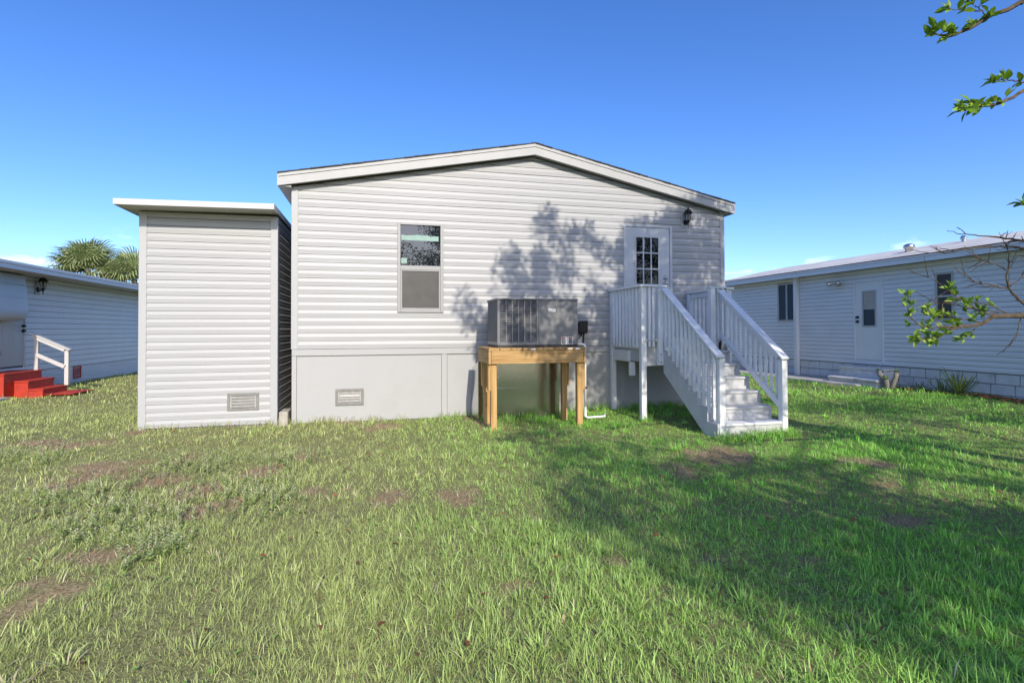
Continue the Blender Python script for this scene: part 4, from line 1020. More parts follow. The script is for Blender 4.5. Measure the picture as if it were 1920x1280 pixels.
def shade_wanted(p):
    s = np.array(SUN)
    t = (p[:, 1] - 0.0) / s[1]                       # reach the gable wall
    w = p - t[:, None] * s
    onwall = (w[:, 2] > 0.0) & (w[:, 0] > -0.2) & (w[:, 0] < 8.1)
    ok_w = inpoly(w[:, 0], w[:, 2], WALL)
    for hx, hz, hr in HOLES: ok_w &= (w[:, 0] - hx) ** 2 + (w[:, 2] - hz) ** 2 > hr * hr
    edge = np.clip((w[:, 0] - 2.4) / 3.2, 0.42, 1.0)
    t2 = p[:, 2] / s[2]; gpt = p - t2[:, None] * s
    ok_g = inpoly(gpt[:, 0], gpt[:, 1], LAWN)
    return onwall, ok_w, ok_g, edge, w, gpt

BOUGHS = [(6.1, -5.6, 1.55), (5.8, -5.52, 1.6), (6.35, -5.66, 1.65), (5.15, -6.6, 3.48), (4.85, -6.55, 3.4), (5.2, -6.63, 2.97), (5.0, -6.58, 2.92)]
def clear_of_boughs(q):
    """gaps in the crowns through which the sun reaches the low boughs"""
    ok = np.ones(len(q), bool)
    s = np.array(SUN)
    for b in BOUGHS:
        v = q - np.array(b); t = v @ s
        ok &= ~((t > 0.2) & (np.linalg.norm(v - t[:, None] * s, axis=1) < 0.42))
    return ok
def out_of_frame(q):
    """the crown's underside rises steeply away from the trunk"""
    dx, dy = q[:, 0] - CAM.x, q[:, 1] - CAM.y
    zc = dx * math.sin(th) + dy * math.cos(th); xc = dx * math.cos(th) - dy * math.sin(th)
    return (q[:, 2] > 1.487 + 0.66 * zc + 0.35) | (xc > zc * 1.0 + 0.35)  # trims the unseen crown so none of it shows in frame
def crown(name, r, centre, rad, nclus, nleaf, crad, llen, keep, cols, parent, size_pow=1.0):
    """leaf clusters spread through an ellipsoid; keep(points) prunes clusters"""
    c = []
    tries = 0
    while len(c) < nclus and tries < 60:
        q = rdirs(4000, r) * (r.random((4000, 1)) ** (1 / 3.0)) * np.array(rad) + np.array(centre)
        q = q[keep(q)]
        c += list(q); tries += 1
    c = np.array(c[:nclus])
    k = len(c)
    P = np.repeat(c, nleaf, axis=0) + rdirs(k * nleaf, r) * (r.random((k * nleaf, 1)) ** 0.6) * crad
    D = P - np.repeat(c, nleaf, axis=0) + rdirs(len(P), r) * crad * 0.8 + np.array([0, 0, -0.02])
    N = rdirs(len(P), r) + np.array([0, 0, 0.8])
    L = llen * r.uniform(0.7, 1.25, len(P)); W = L * r.uniform(0.42, 0.55, len(P))
    base = np.array(cols)[r.integers(0, len(cols), len(P))]
    col = base * r.uniform(0.7, 1.3, (len(P), 1))
    V, fc, F, C = leaf_arrays(P, D, N, L, W, col)
    o = np_mesh(name, V, fc, F, C, 'leaf', parent, origin=ORG[parent.name])
    setp(o, kind='stuff')
    return c

GREENS = [(0.07, 0.13, 0.022), (0.09, 0.16, 0.028), (0.055, 0.105, 0.02), (0.12, 0.18, 0.035)]
def limbs(parent, base, clusters, r, h0, nl, trunk_r, name='trunk'):
    """trunk with limbs reaching towards a sample of the crown's clusters"""
    base = Vector(base)
    m = MB()
    ctr = Vector(clusters.mean(axis=0))
    topz = base.z + h0
    fork = Vector((base.x * 0.75 + ctr.x * 0.25, base.y * 0.75 + ctr.y * 0.25, topz))
    m.tube([base + Vector((0, 0, -0.2)), base + (fork - base) * 0.12, base + (fork - base) * 0.5 + Vector((0.06, -0.05, 0)), fork], [trunk_r * 1.35, trunk_r, trunk_r * 0.85, trunk_r * 0.75], 10)
    tr = m.build(name, 'bark', parent, smooth=True)
    idx = r.choice(len(clusters), nl, replace=False)
    for i in idx:
        c = Vector(clusters[i])
        mid = Vector((fork.x * 0.6 + c.x * 0.4 + r.uniform(-.2, .2), fork.y * 0.5 + c.y * 0.5 + r.uniform(-.25, .25), max(fork.z + (c.z - fork.z) * 0.7, min(c.z + 0.3, 5.2)) + 0.25))
        MB().tube([fork - Vector((0, 0, 0.1)), fork + (mid - fork) * 0.5, mid, c], [trunk_r * 0.38, trunk_r * 0.28, trunk_r * 0.18, 0.012], 6).build('limb', 'bark', tr, smooth=True)
    return tr

r1 = np.random.default_rng(41)
citrus = thing('citrus_tree', (8.6, -6.2, 0), 'leafy green tree reaching in from the right with leafy and bare branches', 'tree')
def keep_a(q):
    onw, okw, okg, edge, w, gp = shade_wanted(q)
    lump = n_mid(w[:, 0] * 1.3, w[:, 2] * 1.3) * 0.6 + n_small(w[:, 0], w[:, 2]) * 0.4
    return onw & okw & (lump < 0.30 + 0.75 * edge) & (q[:, 2] > 3.3) & (q[:, 1] < -5.6) & out_of_frame(q) & clear_of_boughs(q)
ca = crown('crown', r1, (6.2, -6.9, 5.6), (4.4, 1.6, 3.0), 820, 26, 0.14, 0.095, keep_a, GREENS, citrus)
def keep_a2(q):
    return keep_a(q) & (shade_wanted(q)[4][:, 0] > 5.5)
ca2 = crown('crown', r1, (7.4, -6.9, 5.4), (2.6, 1.6, 3.2), 430, 28, 0.18, 0.10, keep_a2, GREENS, citrus)
trunk_a = limbs(citrus, (8.6, -6.2, 0.0), ca, r1, 2.1, 16, 0.13)

r2 = np.random.default_rng(43)
oak = thing('shade_tree', (8.6, -12.5, 0), 'large leafy tree standing on the lawn behind the photographer', 'tree', 'shade trees behind the photographer')
def keep_b(q):
    onw, okw, okg, edge, w, gp = shade_wanted(q)
    d = np.linalg.norm(q - np.array(CAM), axis=1)
    lump = n_big(gp[:, 0], gp[:, 1]) * 0.5 + n_mid(gp[:, 0], gp[:, 1]) * 0.5
    return (okg & ((w[:, 2] < 0.6) | okw)) & (q[:, 1] < -8.9) & (q[:, 2] > 0.9) & (d > 1.6) & (lump < 0.57) & clear_of_boughs(q)
cb_ = crown('crown', r2, (7.6, -11.6, 4.0), (5.6, 2.9, 3.6), 400, 28, 0.22, 0.12, keep_b, GREENS, oak)
def keep_b2(q):
    gp = shade_wanted(q)[5]
    return keep_b(q) & (gp[:, 1] < -4.8) & (gp[:, 0] > 3.6)
crown('crown', r2, (7.2, -10.6, 2.3), (4.0, 2.0, 1.9), 170, 28, 0.20, 0.12, keep_b2, GREENS, oak)
limbs(oak, (8.6, -12.5, 0.0), cb_, r2, 2.2, 14, 0.22)
def keep_d(q):
    okg, gp = shade_wanted(q)[2], shade_wanted(q)[5]
    return (okg | (gp[:, 1] < -8.6)) & (q[:, 2] > 1.6)
oak3 = thing('shade_tree', (4.6, -18.0, 0), 'leafy tree farther back behind the photographer, mirrored in the window', 'tree', 'shade trees behind the photographer')
cd_ = crown('crown', r2, (4.4, -17.8, 5.2), (2.6, 2.2, 3.4), 420, 30, 0.30, 0.13, keep_d, GREENS, oak3)
limbs(oak3, (4.6, -18.0, 0.0), cd_, r2, 2.2, 10, 0.18)
oak2 = thing('shade_tree', (14.5, -12.0, 0), 'large leafy tree behind the photographer nearer the right mobile home', 'tree', 'shade trees behind the photographer')
def keep_c(q):
    onw, okw, okg, edge, w, gp = shade_wanted(q)
    lump = n_big(gp[:, 0], gp[:, 1]) * 0.5 + n_mid(gp[:, 0], gp[:, 1]) * 0.5
    return (q[:, 0] > 9.5) & (q[:, 1] < -7.5) & (q[:, 2] > 2.0) & (lump < 0.66)
cc_ = crown('crown', r2, (13.2, -10.5, 4.6), (4.2, 3.0, 3.0), 260, 28, 0.30, 0.13, keep_c, GREENS, oak2)
limbs(oak2, (14.5, -12.0, 0.0), cc_, r2, 2.4, 12, 0.22)

# branches that reach into view: twigs with leaves, every leaf a piece of its own
def leaf_mesh(name, tint, L=0.085, W=0.042):
    n = 5; vs = []; fs = []
    prof = [0.0, 0.62, 1.0, 0.86, 0.5, 0.0]
    for i in range(6):
        t = i / 5; w = prof[i] * W / 2
        z = -0.10 * L * t * t
        vs += [(-w, t * L, z + w * 0.45), (0, t * L, z), (w, t * L, z + w * 0.45)]
    for i in range(5):
        a = i * 3
        fs += [(a, a + 1, a + 4, a + 3), (a + 1, a + 2, a + 5, a + 4)]
    me = bpy.data.meshes.new(name); me.from_pydata(vs, [], fs); me.update()
    at = me.attributes.new('tint', 'FLOAT_COLOR', 'POINT')
    c = np.ones((len(vs), 4)); c[:, :3] = tint
    at.data.foreach_set('color', c.astype(np.float32).ravel())
    for p in me.polygons: p.use_smooth = True
    me.materials.append(M['leaf'])
    return me
LEAVES = [leaf_mesh('leaf', c, l, w) for c, l, w in (((0.20, 0.34, 0.035), 0.075, 0.036), ((0.26, 0.41, 0.05), 0.062, 0.031), ((0.15, 0.27, 0.03), 0.082, 0.038), ((0.30, 0.42, 0.07), 0.07, 0.034))]
def curve_pts(pts, n):
    pts = [Vector(p) for p in pts]
    out = []
    m = len(pts) - 1
    for i in range(n + 1):
        t = i / n * m; k = min(int(t), m - 1); f = t - k
        p0 = pts[max(k - 1, 0)]; p1 = pts[k]; p2 = pts[k + 1]; p3 = pts[min(k + 2, m)]
        out.append(0.5 * ((2 * p1) + (p2 - p0) * f + (2 * p0 - 5 * p1 + 4 * p2 - p3) * f * f + (3 * p1 - p0 - 3 * p2 + p3) * f ** 3))
    return out
rl = random.Random(17)
nleaves = 0; EXTRA = []
def put_leaf(branch, p, d):
    global nleaves
    nleaves += 1
    if nleaves > 300:
        EXTRA.append((Vector(p), Vector(d).normalized())); return
    o = bpy.data.objects.new('leaf', LEAVES[rl.randrange(4)]); COL.objects.link(o); o.parent = branch
    d = Vector(d).normalized()
    q = d.to_track_quat('Y', 'Z') @ Quaternion((0, 1, 0), rl.uniform(-1.1, 1.1))
    o.rotation_mode = 'QUATERNION'; o.rotation_quaternion = q
    s = rl.uniform(0.65, 1.15); o.scale = (s, s, s)
    o.location = Vector(p) - ORG[branch.name]
def branch(pts, r0, r1_, leafy, t_from=0.0, tuft=4, name='branch', nl=10, side=0.06):
    c = curve_pts(pts, max(8, 4 * len(pts)))
    jit = [p + Vector((rl.uniform(-1, 1), rl.uniform(-1, 1), rl.uniform(-1, 1))) * 0.006 for p in c]
    rad = [r0 + (r1_ - r0) * i / (len(jit) - 1) for i in range(len(jit))]
    m = MB().tube(jit, rad, 6)
    spots = []
    if leafy:
        for i in range(nl):
            t = t_from + (1 - t_from) * (i + rl.random() * 0.8) / nl
            k = min(int(t * (len(jit) - 1)), len(jit) - 2)
            p = jit[k] + (jit[k + 1] - jit[k]) * rl.random()
            d = (jit[k + 1] - jit[k]).normalized()
            v = (d * 0.5 + Vector((rl.uniform(-1, 1), rl.uniform(-1, 1), rl.uniform(-0.5, 1.0)))).normalized()
            e = p + v * rl.uniform(0.3, 1.0) * side
            m.tube([p, (p + e) / 2 + Vector((0, 0, 0.004)), e], [0.0028, 0.0022, 0.0015], 4)
            spots.append((e, v))
        spots.append((jit[-1], (jit[-1] - jit[-2]).normalized()))
    b = m.build(name, 'twig', citrus)
    for e, v in spots:
        for q in range(rl.randint(max(2, tuft - 1), tuft + 1)):
            w = (v * 0.7 + Vector((rl.uniform(-1, 1), rl.uniform(-1, 1), rl.uniform(-0.5, 1.0)))).normalized()
            put_leaf(b, e - v * rl.uniform(0, 0.03), w)
    return b
# upper boughs against the sky
branch([(6.6, -6.9, 4.0), (5.9, -6.8, 3.74), (5.37, -6.68, 3.60), (5.24, -6.65, 3.53), (5.06, -6.60, 3.45), (4.90, -6.56, 3.36), (4.78, -6.53, 3.345), (4.72, -6.52, 3.36)], 0.022, 0.003, True, 0.52, 4, nl=15)
branch([(5.08, -6.60, 3.455), (5.03, -6.59, 3.50), (4.98, -6.58, 3.545)], 0.005, 0.002, True, 0.5, 4, nl=2, side=0.03)
branch([(5.03, -6.59, 3.50), (4.93, -6.57, 3.50), (4.83, -6.55, 3.505)], 0.004, 0.002, True, 0.3, 3, nl=3, side=0.04)
branch([(6.6, -6.9, 3.3), (5.9, -6.8, 3.12), (5.45, -6.69, 3.06), (5.26, -6.64, 2.97), (5.13, -6.61, 2.91), (5.0, -6.58, 2.885), (4.92, -6.55, 2.875)], 0.018, 0.003, True, 0.58, 4, nl=15, side=0.08)
branch([(5.40, -6.68, 3.03), (5.28, -6.64, 3.05), (5.18, -6.62, 3.06), (5.10, -6.6, 3.04)], 0.006, 0.002, True, 0.3, 4, nl=4, side=0.05)
branch([(6.3, -6.7, 2.5), (5.75, -6.56, 2.36), (5.58, -6.51, 2.325), (5.50, -6.49, 2.32)], 0.010, 0.002, True, 0.75, 3, nl=3, side=0.03)
# low leafy bough in front of the neighbour's wall
branch([(8.4, -6.15, 1.75), (7.4, -5.92, 1.64), (6.87, -5.79, 1.60), (6.70, -5.75, 1.585), (6.47, -5.69, 1.59), (6.34, -5.66, 1.52), (6.16, -5.61, 1.495), (6.03, -5.58, 1.44), (5.90, -5.54, 1.405), (5.80, -5.51, 1.395)], 0.03, 0.003, True, 0.66, 4, nl=15, side=0.08)
branch([(6.52, -5.70, 1.59), (6.40, -5.67, 1.61), (6.30, -5.65, 1.65), (6.16, -5.61, 1.74), (6.05, -5.58, 1.83)], 0.010, 0.002, True, 0.25, 4, nl=12, side=0.08)
branch([(6.17, -5.61, 1.495), (6.02, -5.58, 1.50), (5.90, -5.54, 1.49), (5.78, -5.51, 1.55), (5.73, -5.50, 1.66), (5.73, -5.51, 1.78)], 0.008, 0.002, True, 0.3, 4, nl=14, side=0.07)
branch([(6.10, -5.60, 1.47), (5.98, -5.57, 1.52), (5.92, -5.55, 1.60), (5.90, -5.54, 1.67)], 0.005, 0.002, True, 0.4, 4, nl=7, side=0.05)
branch([(6.36, -5.66, 1.53), (6.24, -5.62, 1.56), (6.12, -5.58, 1.58), (6.0, -5.56, 1.62)], 0.006, 0.002, True, 0.2, 4, nl=10, side=0.07)
branch([(6.60, -5.72, 1.59), (6.50, -5.66, 1.66), (6.40, -5.62, 1.70), (6.30, -5.58, 1.70)], 0.006, 0.002, True, 0.2, 3, nl=7, side=0.07)
branch([(6.05, -5.58, 1.45), (5.95, -5.56, 1.38), (5.90, -5.55, 1.355)], 0.005, 0.002, True, 0.4, 4, nl=5, side=0.05)
branch([(6.30, -5.65, 1.505), (6.25, -5.64, 1.44), (6.16, -5.61, 1.38)], 0.005, 0.002, True, 0.5, 4, nl=5, side=0.04)
# bare dead wood
def bare(pts, r0, r1_, sub=6, seed=0):
    c = curve_pts(pts, max(8, 4 * len(pts)))
    rr_ = random.Random(seed)
    c = [p + Vector((rr_.uniform(-1, 1), rr_.uniform(-1, 1), rr_.uniform(-1, 1))) * 0.007 for p in c]
    m = MB().tube(c, [r0 + (r1_ - r0) * i / (len(c) - 1) for i in range(len(c))], 6)
    for i in range(sub):
        k = rr_.randrange(len(c) // 4, len(c) - 1)
        d = (c[k] - c[k - 1]).normalized()
        v = (d * 0.9 + Vector((rr_.uniform(-1, 1), rr_.uniform(-1, 1), rr_.uniform(-0.8, 1.0)))).normalized()
        L = rr_.uniform(0.06, 0.22)
        a = c[k]; b = a + v * L * 0.5 + Vector((0, 0, rr_.uniform(-0.015, 0.02))); e = a + v * L
        m.tube([a, b, e], [0.004, 0.003, 0.0015], 5)
        if L > 0.12:
            u = (v + Vector((rr_.uniform(-1, 1), rr_.uniform(-1, 1), rr_.uniform(-1, 1)))).normalized()
            m.tube([b, b + u * 0.05], [0.0025, 0.0012], 4)
    return m.build('bare_branch', 'twig', citrus)
bare([(7.6, -5.96, 1.62), (6.87, -5.79, 1.60), (6.70, -5.75, 1.69), (6.59, -5.72, 1.81), (6.55, -5.72, 1.92), (6.58, -5.72, 2.06), (6.56, -5.72, 2.22)], 0.016, 0.003, 12, 1)
bare([(7.5, -6.0, 2.20), (6.83, -5.79, 2.22), (6.61, -5.73, 2.25), (6.39, -5.68, 2.27), (6.21, -5.63, 2.29), (6.05, -5.60, 2.32)], 0.012, 0.002, 7, 2)
bare([(7.5, -6.0, 2.05), (6.83, -5.79, 2.15), (6.56, -5.72, 2.18), (6.34, -5.67, 2.18), (6.03, -5.59, 2.13), (5.76, -5.52, 2.16)], 0.012, 0.002, 6, 3)
bare([(6.67, -5.74, 1.58), (6.64, -5.73, 1.46), (6.62, -5.72, 1.39), (6.56, -5.71, 1.33)], 0.005, 0.002, 2, 4)
bare([(6.59, -5.72, 1.81), (6.45, -5.66, 1.86), (6.33, -5.60, 1.90), (6.22, -5.56, 1.98)], 0.007, 0.002, 9, 5)
bare([(6.57, -5.72, 1.97), (6.44, -5.70, 2.03), (6.32, -5.66, 2.06)], 0.006, 0.002, 7, 6)
bare([(6.58, -5.72, 1.84), (6.70, -5.78, 1.98), (6.78, -5.8, 2.12)], 0.006, 0.002, 6, 7)
bare([(6.50, -5.70, 1.62), (6.25, -5.62, 1.66), (6.05, -5.56, 1.70), (5.86, -5.5, 1.70)], 0.005, 0.002, 6, 8)
bare([(6.30, -5.63, 1.66), (6.15, -5.6, 1.76), (6.02, -5.56, 1.86), (5.93, -5.52, 1.93)], 0.004, 0.0015, 4, 9)

if EXTRA:
    n = len(EXTRA); P = np.array([tuple(a) for a, b in EXTRA]); D = np.array([tuple(b) for a, b in EXTRA])
    L = r1.uniform(0.045, 0.075, n)
    col = np.array([(0.20, 0.34, 0.035), (0.26, 0.41, 0.05), (0.15, 0.27, 0.03), (0.30, 0.42, 0.07)])[r1.integers(0, 4, n)]
    setp(np_mesh('small_leaves', *leaf_arrays(P, D, rdirs(n, r1) + np.array([0, 0, 0.6]), L, L * 0.48, col), 'leaf', citrus, origin=ORG[citrus.name]), kind='stuff')
print('LEAVES', nleaves)
# ------------------------------------------------------------------ palms behind the left home
def frond_mesh(seed):
    r = random.Random(seed)
    vs, fs, cs = [], [], []
    n = 30
    # petiole
    def add(p, c): vs.append(p); cs.append(c); return len(vs) - 1
    pc = (0.20, 0.22, 0.09)
    for i in range(2):
        pass
    a = [add((-0.02, 0, 0), pc), add((0.02, 0, 0), pc), add((0.012, 0.75, 0.02), pc), add((-0.012, 0.75, 0.02), pc)]
    fs.append(tuple(a))
    for i in range(n):
        t = (i + 0.5) / n * 2 - 1
        ang = t * 2.15
        L = (1.05 - 0.32 * abs(t)) * r.uniform(0.9, 1.08)
        d = Vector((math.sin(ang), math.cos(ang), 0))
        s = Vector((math.cos(ang), -math.sin(ang), 0))
        b0 = Vector((0, 0.75, 0.02)); w = 0.035
        up_ = 0.10 * math.cos(ang * 0.7)
        p1 = b0 + d * L * 0.55 + Vector((0, 0, up_))
        p2 = b0 + d * L * 0.82 + Vector((0, 0, up_ - 0.10 * r.uniform(0.5, 1.4)))
        p3 = b0 + d * L + Vector((0, 0, up_ - 0.36 * r.uniform(0.5, 1.4)))
        g = r.uniform(0.8, 1.25)
        c = (0.23 * g, 0.28 * g, 0.12 * g)
        c2 = (0.34 * g, 0.34 * g, 0.17 * g)
        i0 = add(b0, c); i1 = add(p1 + s * w, c); i2 = add(p1 - s * w, c); i5 = add(p1 + Vector((0, 0, -0.02)), c)
        i3 = add(p2 + s * w * 0.6, c); i4 = add(p2 - s * w * 0.6, c); i6 = add(p3, c2)
        fs += [(i0, i1, i5), (i0, i5, i2), (i1, i3, i5), (i5, i3, i4), (i5, i4, i2), (i3, i6, i4)]
    me = bpy.data.meshes.new('frond'); me.from_pydata([tuple(v) for v in vs], [], fs); me.update()
    at_ = me.attributes.new('tint', 'FLOAT_COLOR', 'POINT')
    c = np.ones((len(vs), 4)); c[:, :3] = np.array(cs); at_.data.foreach_set('color', c.astype(np.float32).ravel())
    me.materials.append(M['palm'])
    return me
FR = [frond_mesh(i) for i in range(4)]
def palm(x, y, z, n, seed, label):
    r = random.Random(seed)
    t = thing('palm_tree', (x, y, 0), label, 'palm tree', 'palms behind the left mobile home')
    MB().tube([(x, y, -0.1), (x + 0.03, y, z * 0.5), (x, y, z - 0.5), (x, y, z + 0.1)], [0.22, 0.17, 0.18, 0.10], 12).build('trunk', 'palm_bark', t, smooth=True)
    for i in range(n):
        el = R(78) - R(118) * (i / n) ** 0.9
        az = i * 2.39996 + r.uniform(-0.2, 0.2)
        o = bpy.data.objects.new('frond', FR[i % 4]); COL.objects.link(o); o.parent = t
        d = Vector((math.cos(az) * math.cos(el), math.sin(az) * math.cos(el), math.sin(el)))
        o.rotation_mode = 'QUATERNION'
        o.rotation_quaternion = d.to_track_quat('Y', 'Z') @ Quaternion((0, 1, 0), r.uniform(-0.35, 0.35))
        s = r.uniform(0.92, 1.1); o.scale = (s, s, s)
        o.location = (0, 0, z - 0.12 * i / n)
palm(-12.3, 21.0, 4.35, 46, 1, 'larger fan palm rising behind the left mobile home')
palm(-10.15, 20.6, 3.9, 40, 2, 'lower fan palm partly hidden by the shed corner')

# ------------------------------------------------------------------ planting along the right home
def strap_mesh(L, W, bend, tint, edge):
    vs, fs, cs = [], [], []
    n = 6
    for i in range(n + 1):
        t = i / n; w = W * (0.55 + 0.9 * t) * (1 - t ** 3) / 1.0
        a = bend * t
        y = L * (math.sin(a) / bend if bend > 1e-3 else t); z = L * t * math.cos(a * 0.6)
        vs += [(-w, y, z), (-w * 0.5, y, z - 0.25 * w), (w * 0.5, y, z - 0.25 * w), (w, y, z)]
        cs += [edge, tint, tint, edge]
    for i in range(n):
        b = i * 4
        fs += [(b, b + 1, b + 5, b + 4), (b + 1, b + 2, b + 6, b + 5), (b + 2, b + 3, b + 7, b + 6)]
    me = bpy.data.meshes.new('leaf'); me.from_pydata(vs, [], fs); me.update()
    at_ = me.attributes.new('tint', 'FLOAT_COLOR', 'POINT')
    c = np.ones((len(vs), 4)); c[:, :3] = np.array(cs); at_.data.foreach_set('color', c.astype(np.float32).ravel())
    me.materials.append(M['leaf'])
    return me
ST_ = [strap_mesh(0.55, 0.024, b, (0.12, 0.19, 0.06), (0.50, 0.50, 0.28)) for b in (0.35, 0.7, 1.1, 1.5)]
def rosette(name, x, y, n, s, label, group=None, seed=0):
    r = random.Random(seed)
    z = float(gz(x, y))
    t = thing(name, (x, y, z), label, 'plant', group)
    for i in range(n):
        o = bpy.data.objects.new('leaf', ST_[r.randrange(4)]); COL.objects.link(o); o.parent = t
        o.rotation_euler = (r.uniform(-0.2, 0.25), r.uniform(-0.15, 0.15), r.uniform(0, 6.28))
        k = s * r.uniform(0.6, 1.1); o.scale = (k, k, k)
        o.location = (r.uniform(-0.05, 0.05), r.uniform(-0.05, 0.05), 0)
rosette('strap_plant', 12.72, -0.80, 34, 0.92, 'large variegated strap-leaved plant by the block footing of the right home', 'strap-leaved plants', 1)
rosette('strap_plant', 12.80, -0.42, 18, 0.62, 'spreading variegated plant just left of the largest strap-leaved plant', 'strap-leaved plants', 2)
rosette('strap_plant', 12.85, 0.10, 22, 0.42, 'small pale tuft between the stubby plant and the strap-leaved plants', 'strap-leaved plants', 3)
sp = thing('succulent_plant', (12.62, 0.62, 0.1), 'stubby thick grey stemmed plant with green tips beside the masonry steps', 'plant')
stems = [((12.62, 0.62, 0.02), (12.62, 0.70, 0.24), (12.60, 0.84, 0.42), (12.60, 0.87, 0.49)), ((12.62, 0.60, 0.02), (12.62, 0.53, 0.22), (12.63, 0.46, 0.42), (12.63, 0.45, 0.49)), ((12.60, 0.62, 0.05), (12.56, 0.64, 0.24), (12.54, 0.64, 0.32))]
for s_ in stems:
    MB().tube(s_, [0.075, 0.065, 0.055, 0.045][:len(s_)], 9).build('stem', 'succ_bark', sp, smooth=True)
    e = Vector(s_[-1])
    for i in range(9):
        o = bpy.data.objects.new('leaf', LEAVES[i % 4]); COL.objects.link(o); o.parent = sp
        d = Vector((rl.uniform(-1, 1), rl.uniform(-1, 1), rl.uniform(0.3, 1.4))).normalized()
        o.rotation_mode = 'QUATERNION'; o.rotation_quaternion = d.to_track_quat('Y', 'Z'); o.scale = (1.1, 1.1, 1.1)
        o.location = e - ORG[sp.name] + d * 0.01
# bark mulch along the footing
rm = np.random.default_rng(5)
g = MB()
for i in range(260):
    y = rm.uniform(-1.9, 0.8); x = 12.98 - abs(rm.normal(0, 0.16)) - 0.05
    z = float(gz(x, y)) + 0.02 + rm.uniform(0, 0.03)
    a = rm.uniform(0, 6.28); L = rm.uniform(0.02, 0.06); d = Vector((math.cos(a), math.sin(a), rm.uniform(-0.3, 0.3)))
    g.bar(Vector((x, y, z)) - d * L, Vector((x, y, z)) + d * L, rm.uniform(0.015, 0.035), 0.012)
M['mulch'] = pmat('bark_mulch', (0.30, 0.13, 0.06), 0.9, var=0.5, vscale=14)
o = g.build('mulch', 'mulch', None, origin=(12.8, -0.5, 0.1))
setp(o, 'reddish bark mulch scattered below the block footing of the right home', 'mulch', kind='stuff')

# ------------------------------------------------------------------ grass
FOOT = [(-0.02, 7.89, -0.005, 16), (-2.19, -0.2, -0.005, 3.5), (-30, LHX + 0.0, 0, 20), (RHX - 0.0, 30, -10, 12), (LHX, -6.55, 4.85, 6.22), (-6.56, -6.0, 5.18, 6.2), (5.86, 6.83, -2.72, -2.4),
        (12.08, 13.2, 1.25, 9.0), (-7.6, -6.42, 4.35, 4.83), (-6.0, -5.45, 5.24, 6.19), (2.87, 4.35, -0.5, 0)]
def outside_things(x, y):
    ok = np.ones(len(x), bool)
    for a, b, c, d in FOOT: ok &= ~((x > a) & (x < b) & (y > c) & (y < d))
    return ok
def in_view(x, y, m=1.2):
    dx, dy = x - CAM.x, y - CAM.y
    zc = dx * math.sin(th) + dy * math.cos(th); xc = dx * math.cos(th) - dy * math.sin(th)
    return zc, (zc > 1.3) & (np.abs(xc) < zc * 0.97 + m)
def blades(r, X, Y, L, W, lean, bend, yaw, col, tipmix, segs=3):
    n = len(X)
    Z = gz(X, Y) - 0.008; tipmix = np.asarray(tipmix, float)[:, None]
    ss = np.linspace(0, 1, segs + 1)
    h = np.stack([np.cos(yaw), np.sin(yaw)], 1)
    side = np.stack([-np.sin(yaw + r.normal(0, 0.5, n)), np.cos(yaw + r.normal(0, 0.5, n))], 1)
    P = [np.stack([X, Y, Z], 1)]
    for i in range(segs):
        a = lean + bend * (ss[i] + ss[i + 1]) / 2
        step = (L / segs)
        d = np.stack([h[:, 0] * np.sin(a), h[:, 1] * np.sin(a), np.cos(a)], 1)
        P.append(P[-1] + d * step[:, None])
    wprof = [0.75, 1.0, 0.72][:segs]
    if segs == 2: wprof = [0.85, 0.9]
    verts = []
    for i in range(segs):
        w = (W * wprof[i] / 2)[:, None]
        off = np.concatenate([side * w, np.zeros((n, 1))], 1)
        verts += [P[i] - off, P[i] + off]
    verts.append(P[segs])
    k = 2 * segs + 1
    V = np.stack(verts, 1).reshape(-1, 3)
    b = (np.arange(n) * k)[:, None]
    idx = []
    cnt = []
    for i in range(segs - 1):
        idx.append(b + np.array([[2 * i, 2 * i + 1, 2 * i + 3, 2 * i + 2]])); cnt.append(4)
    idx.append(b + np.array([[2 * segs - 2, 2 * segs - 1, 2 * segs]])); cnt.append(3)
    F = np.concatenate(idx, 1).reshape(-1)
    fc = np.tile(np.array(cnt), n)
    # colour: paler foot, fresher tip
    t = np.concatenate([np.repeat(ss[:segs], 2), [1.0]])[None, :, None]
    foot = col * 0.75 + np.array([0.2, 0.17, 0.08]) * 0.25
    C = foot[:, None, :] * (1 - t) + (col * (1 - tipmix) + np.array([0.42, 0.40, 0.15]) * tipmix)[:, None, :] * t
    return V, fc, F, C.reshape(-1, 3)

G1, G2, G3 = np.array([0.29, 0.46, 0.085]), np.array([0.43, 0.57, 0.15]), np.array([0.20, 0.39, 0.065])
STRAW, RUST = np.array([0.56, 0.50, 0.34]), np.array([0.44, 0.26, 0.16])
def grass_colour(r, X, Y, d):
    n = len(X)
    a = np.clip(n_big(X, Y) * 0.6 + n_mid(X + 5, Y) * 0.4 + r.normal(0, 0.18, n), 0, 1)[:, None]
    c = G3 * (1 - a) + G2 * a
    q = r.random(n)[:, None]
    c = np.where(q < 0.35, G1 * 0.5 + c * 0.5, c)
    left = np.clip((4.0 - X) / 3.0, 0, 1)[:, None]           # drier turf on the left, plus sun and shade tones put into blade colour
    c = c * (1 - left) + c * left; c = c + (1 - left) * np.array([-0.07, 0.13, -0.02])  # greener, brighter blades on the right lift the tree-shaded lawn
    c = c * (1 - 0.55 * left) + np.array([0.52, 0.55, 0.25]) * 0.55 * left  # paler blades on the left: dry turf and painted-in sunlight
    dead = r.random(n) < (0.07 + 0.30 * left[:, 0] + 0.55 * d)
    dc = np.where(r.random(n)[:, None] < 0.80 - 0.45 * d[:, None], STRAW, RUST)
    c = np.maximum(c, 0.02)
    c = np.where(dead[:, None], dc * r.uniform(0.5, 1.15, (n, 1)), c)
    return c * r.uniform(0.72, 1.28, (n, 1)), dead

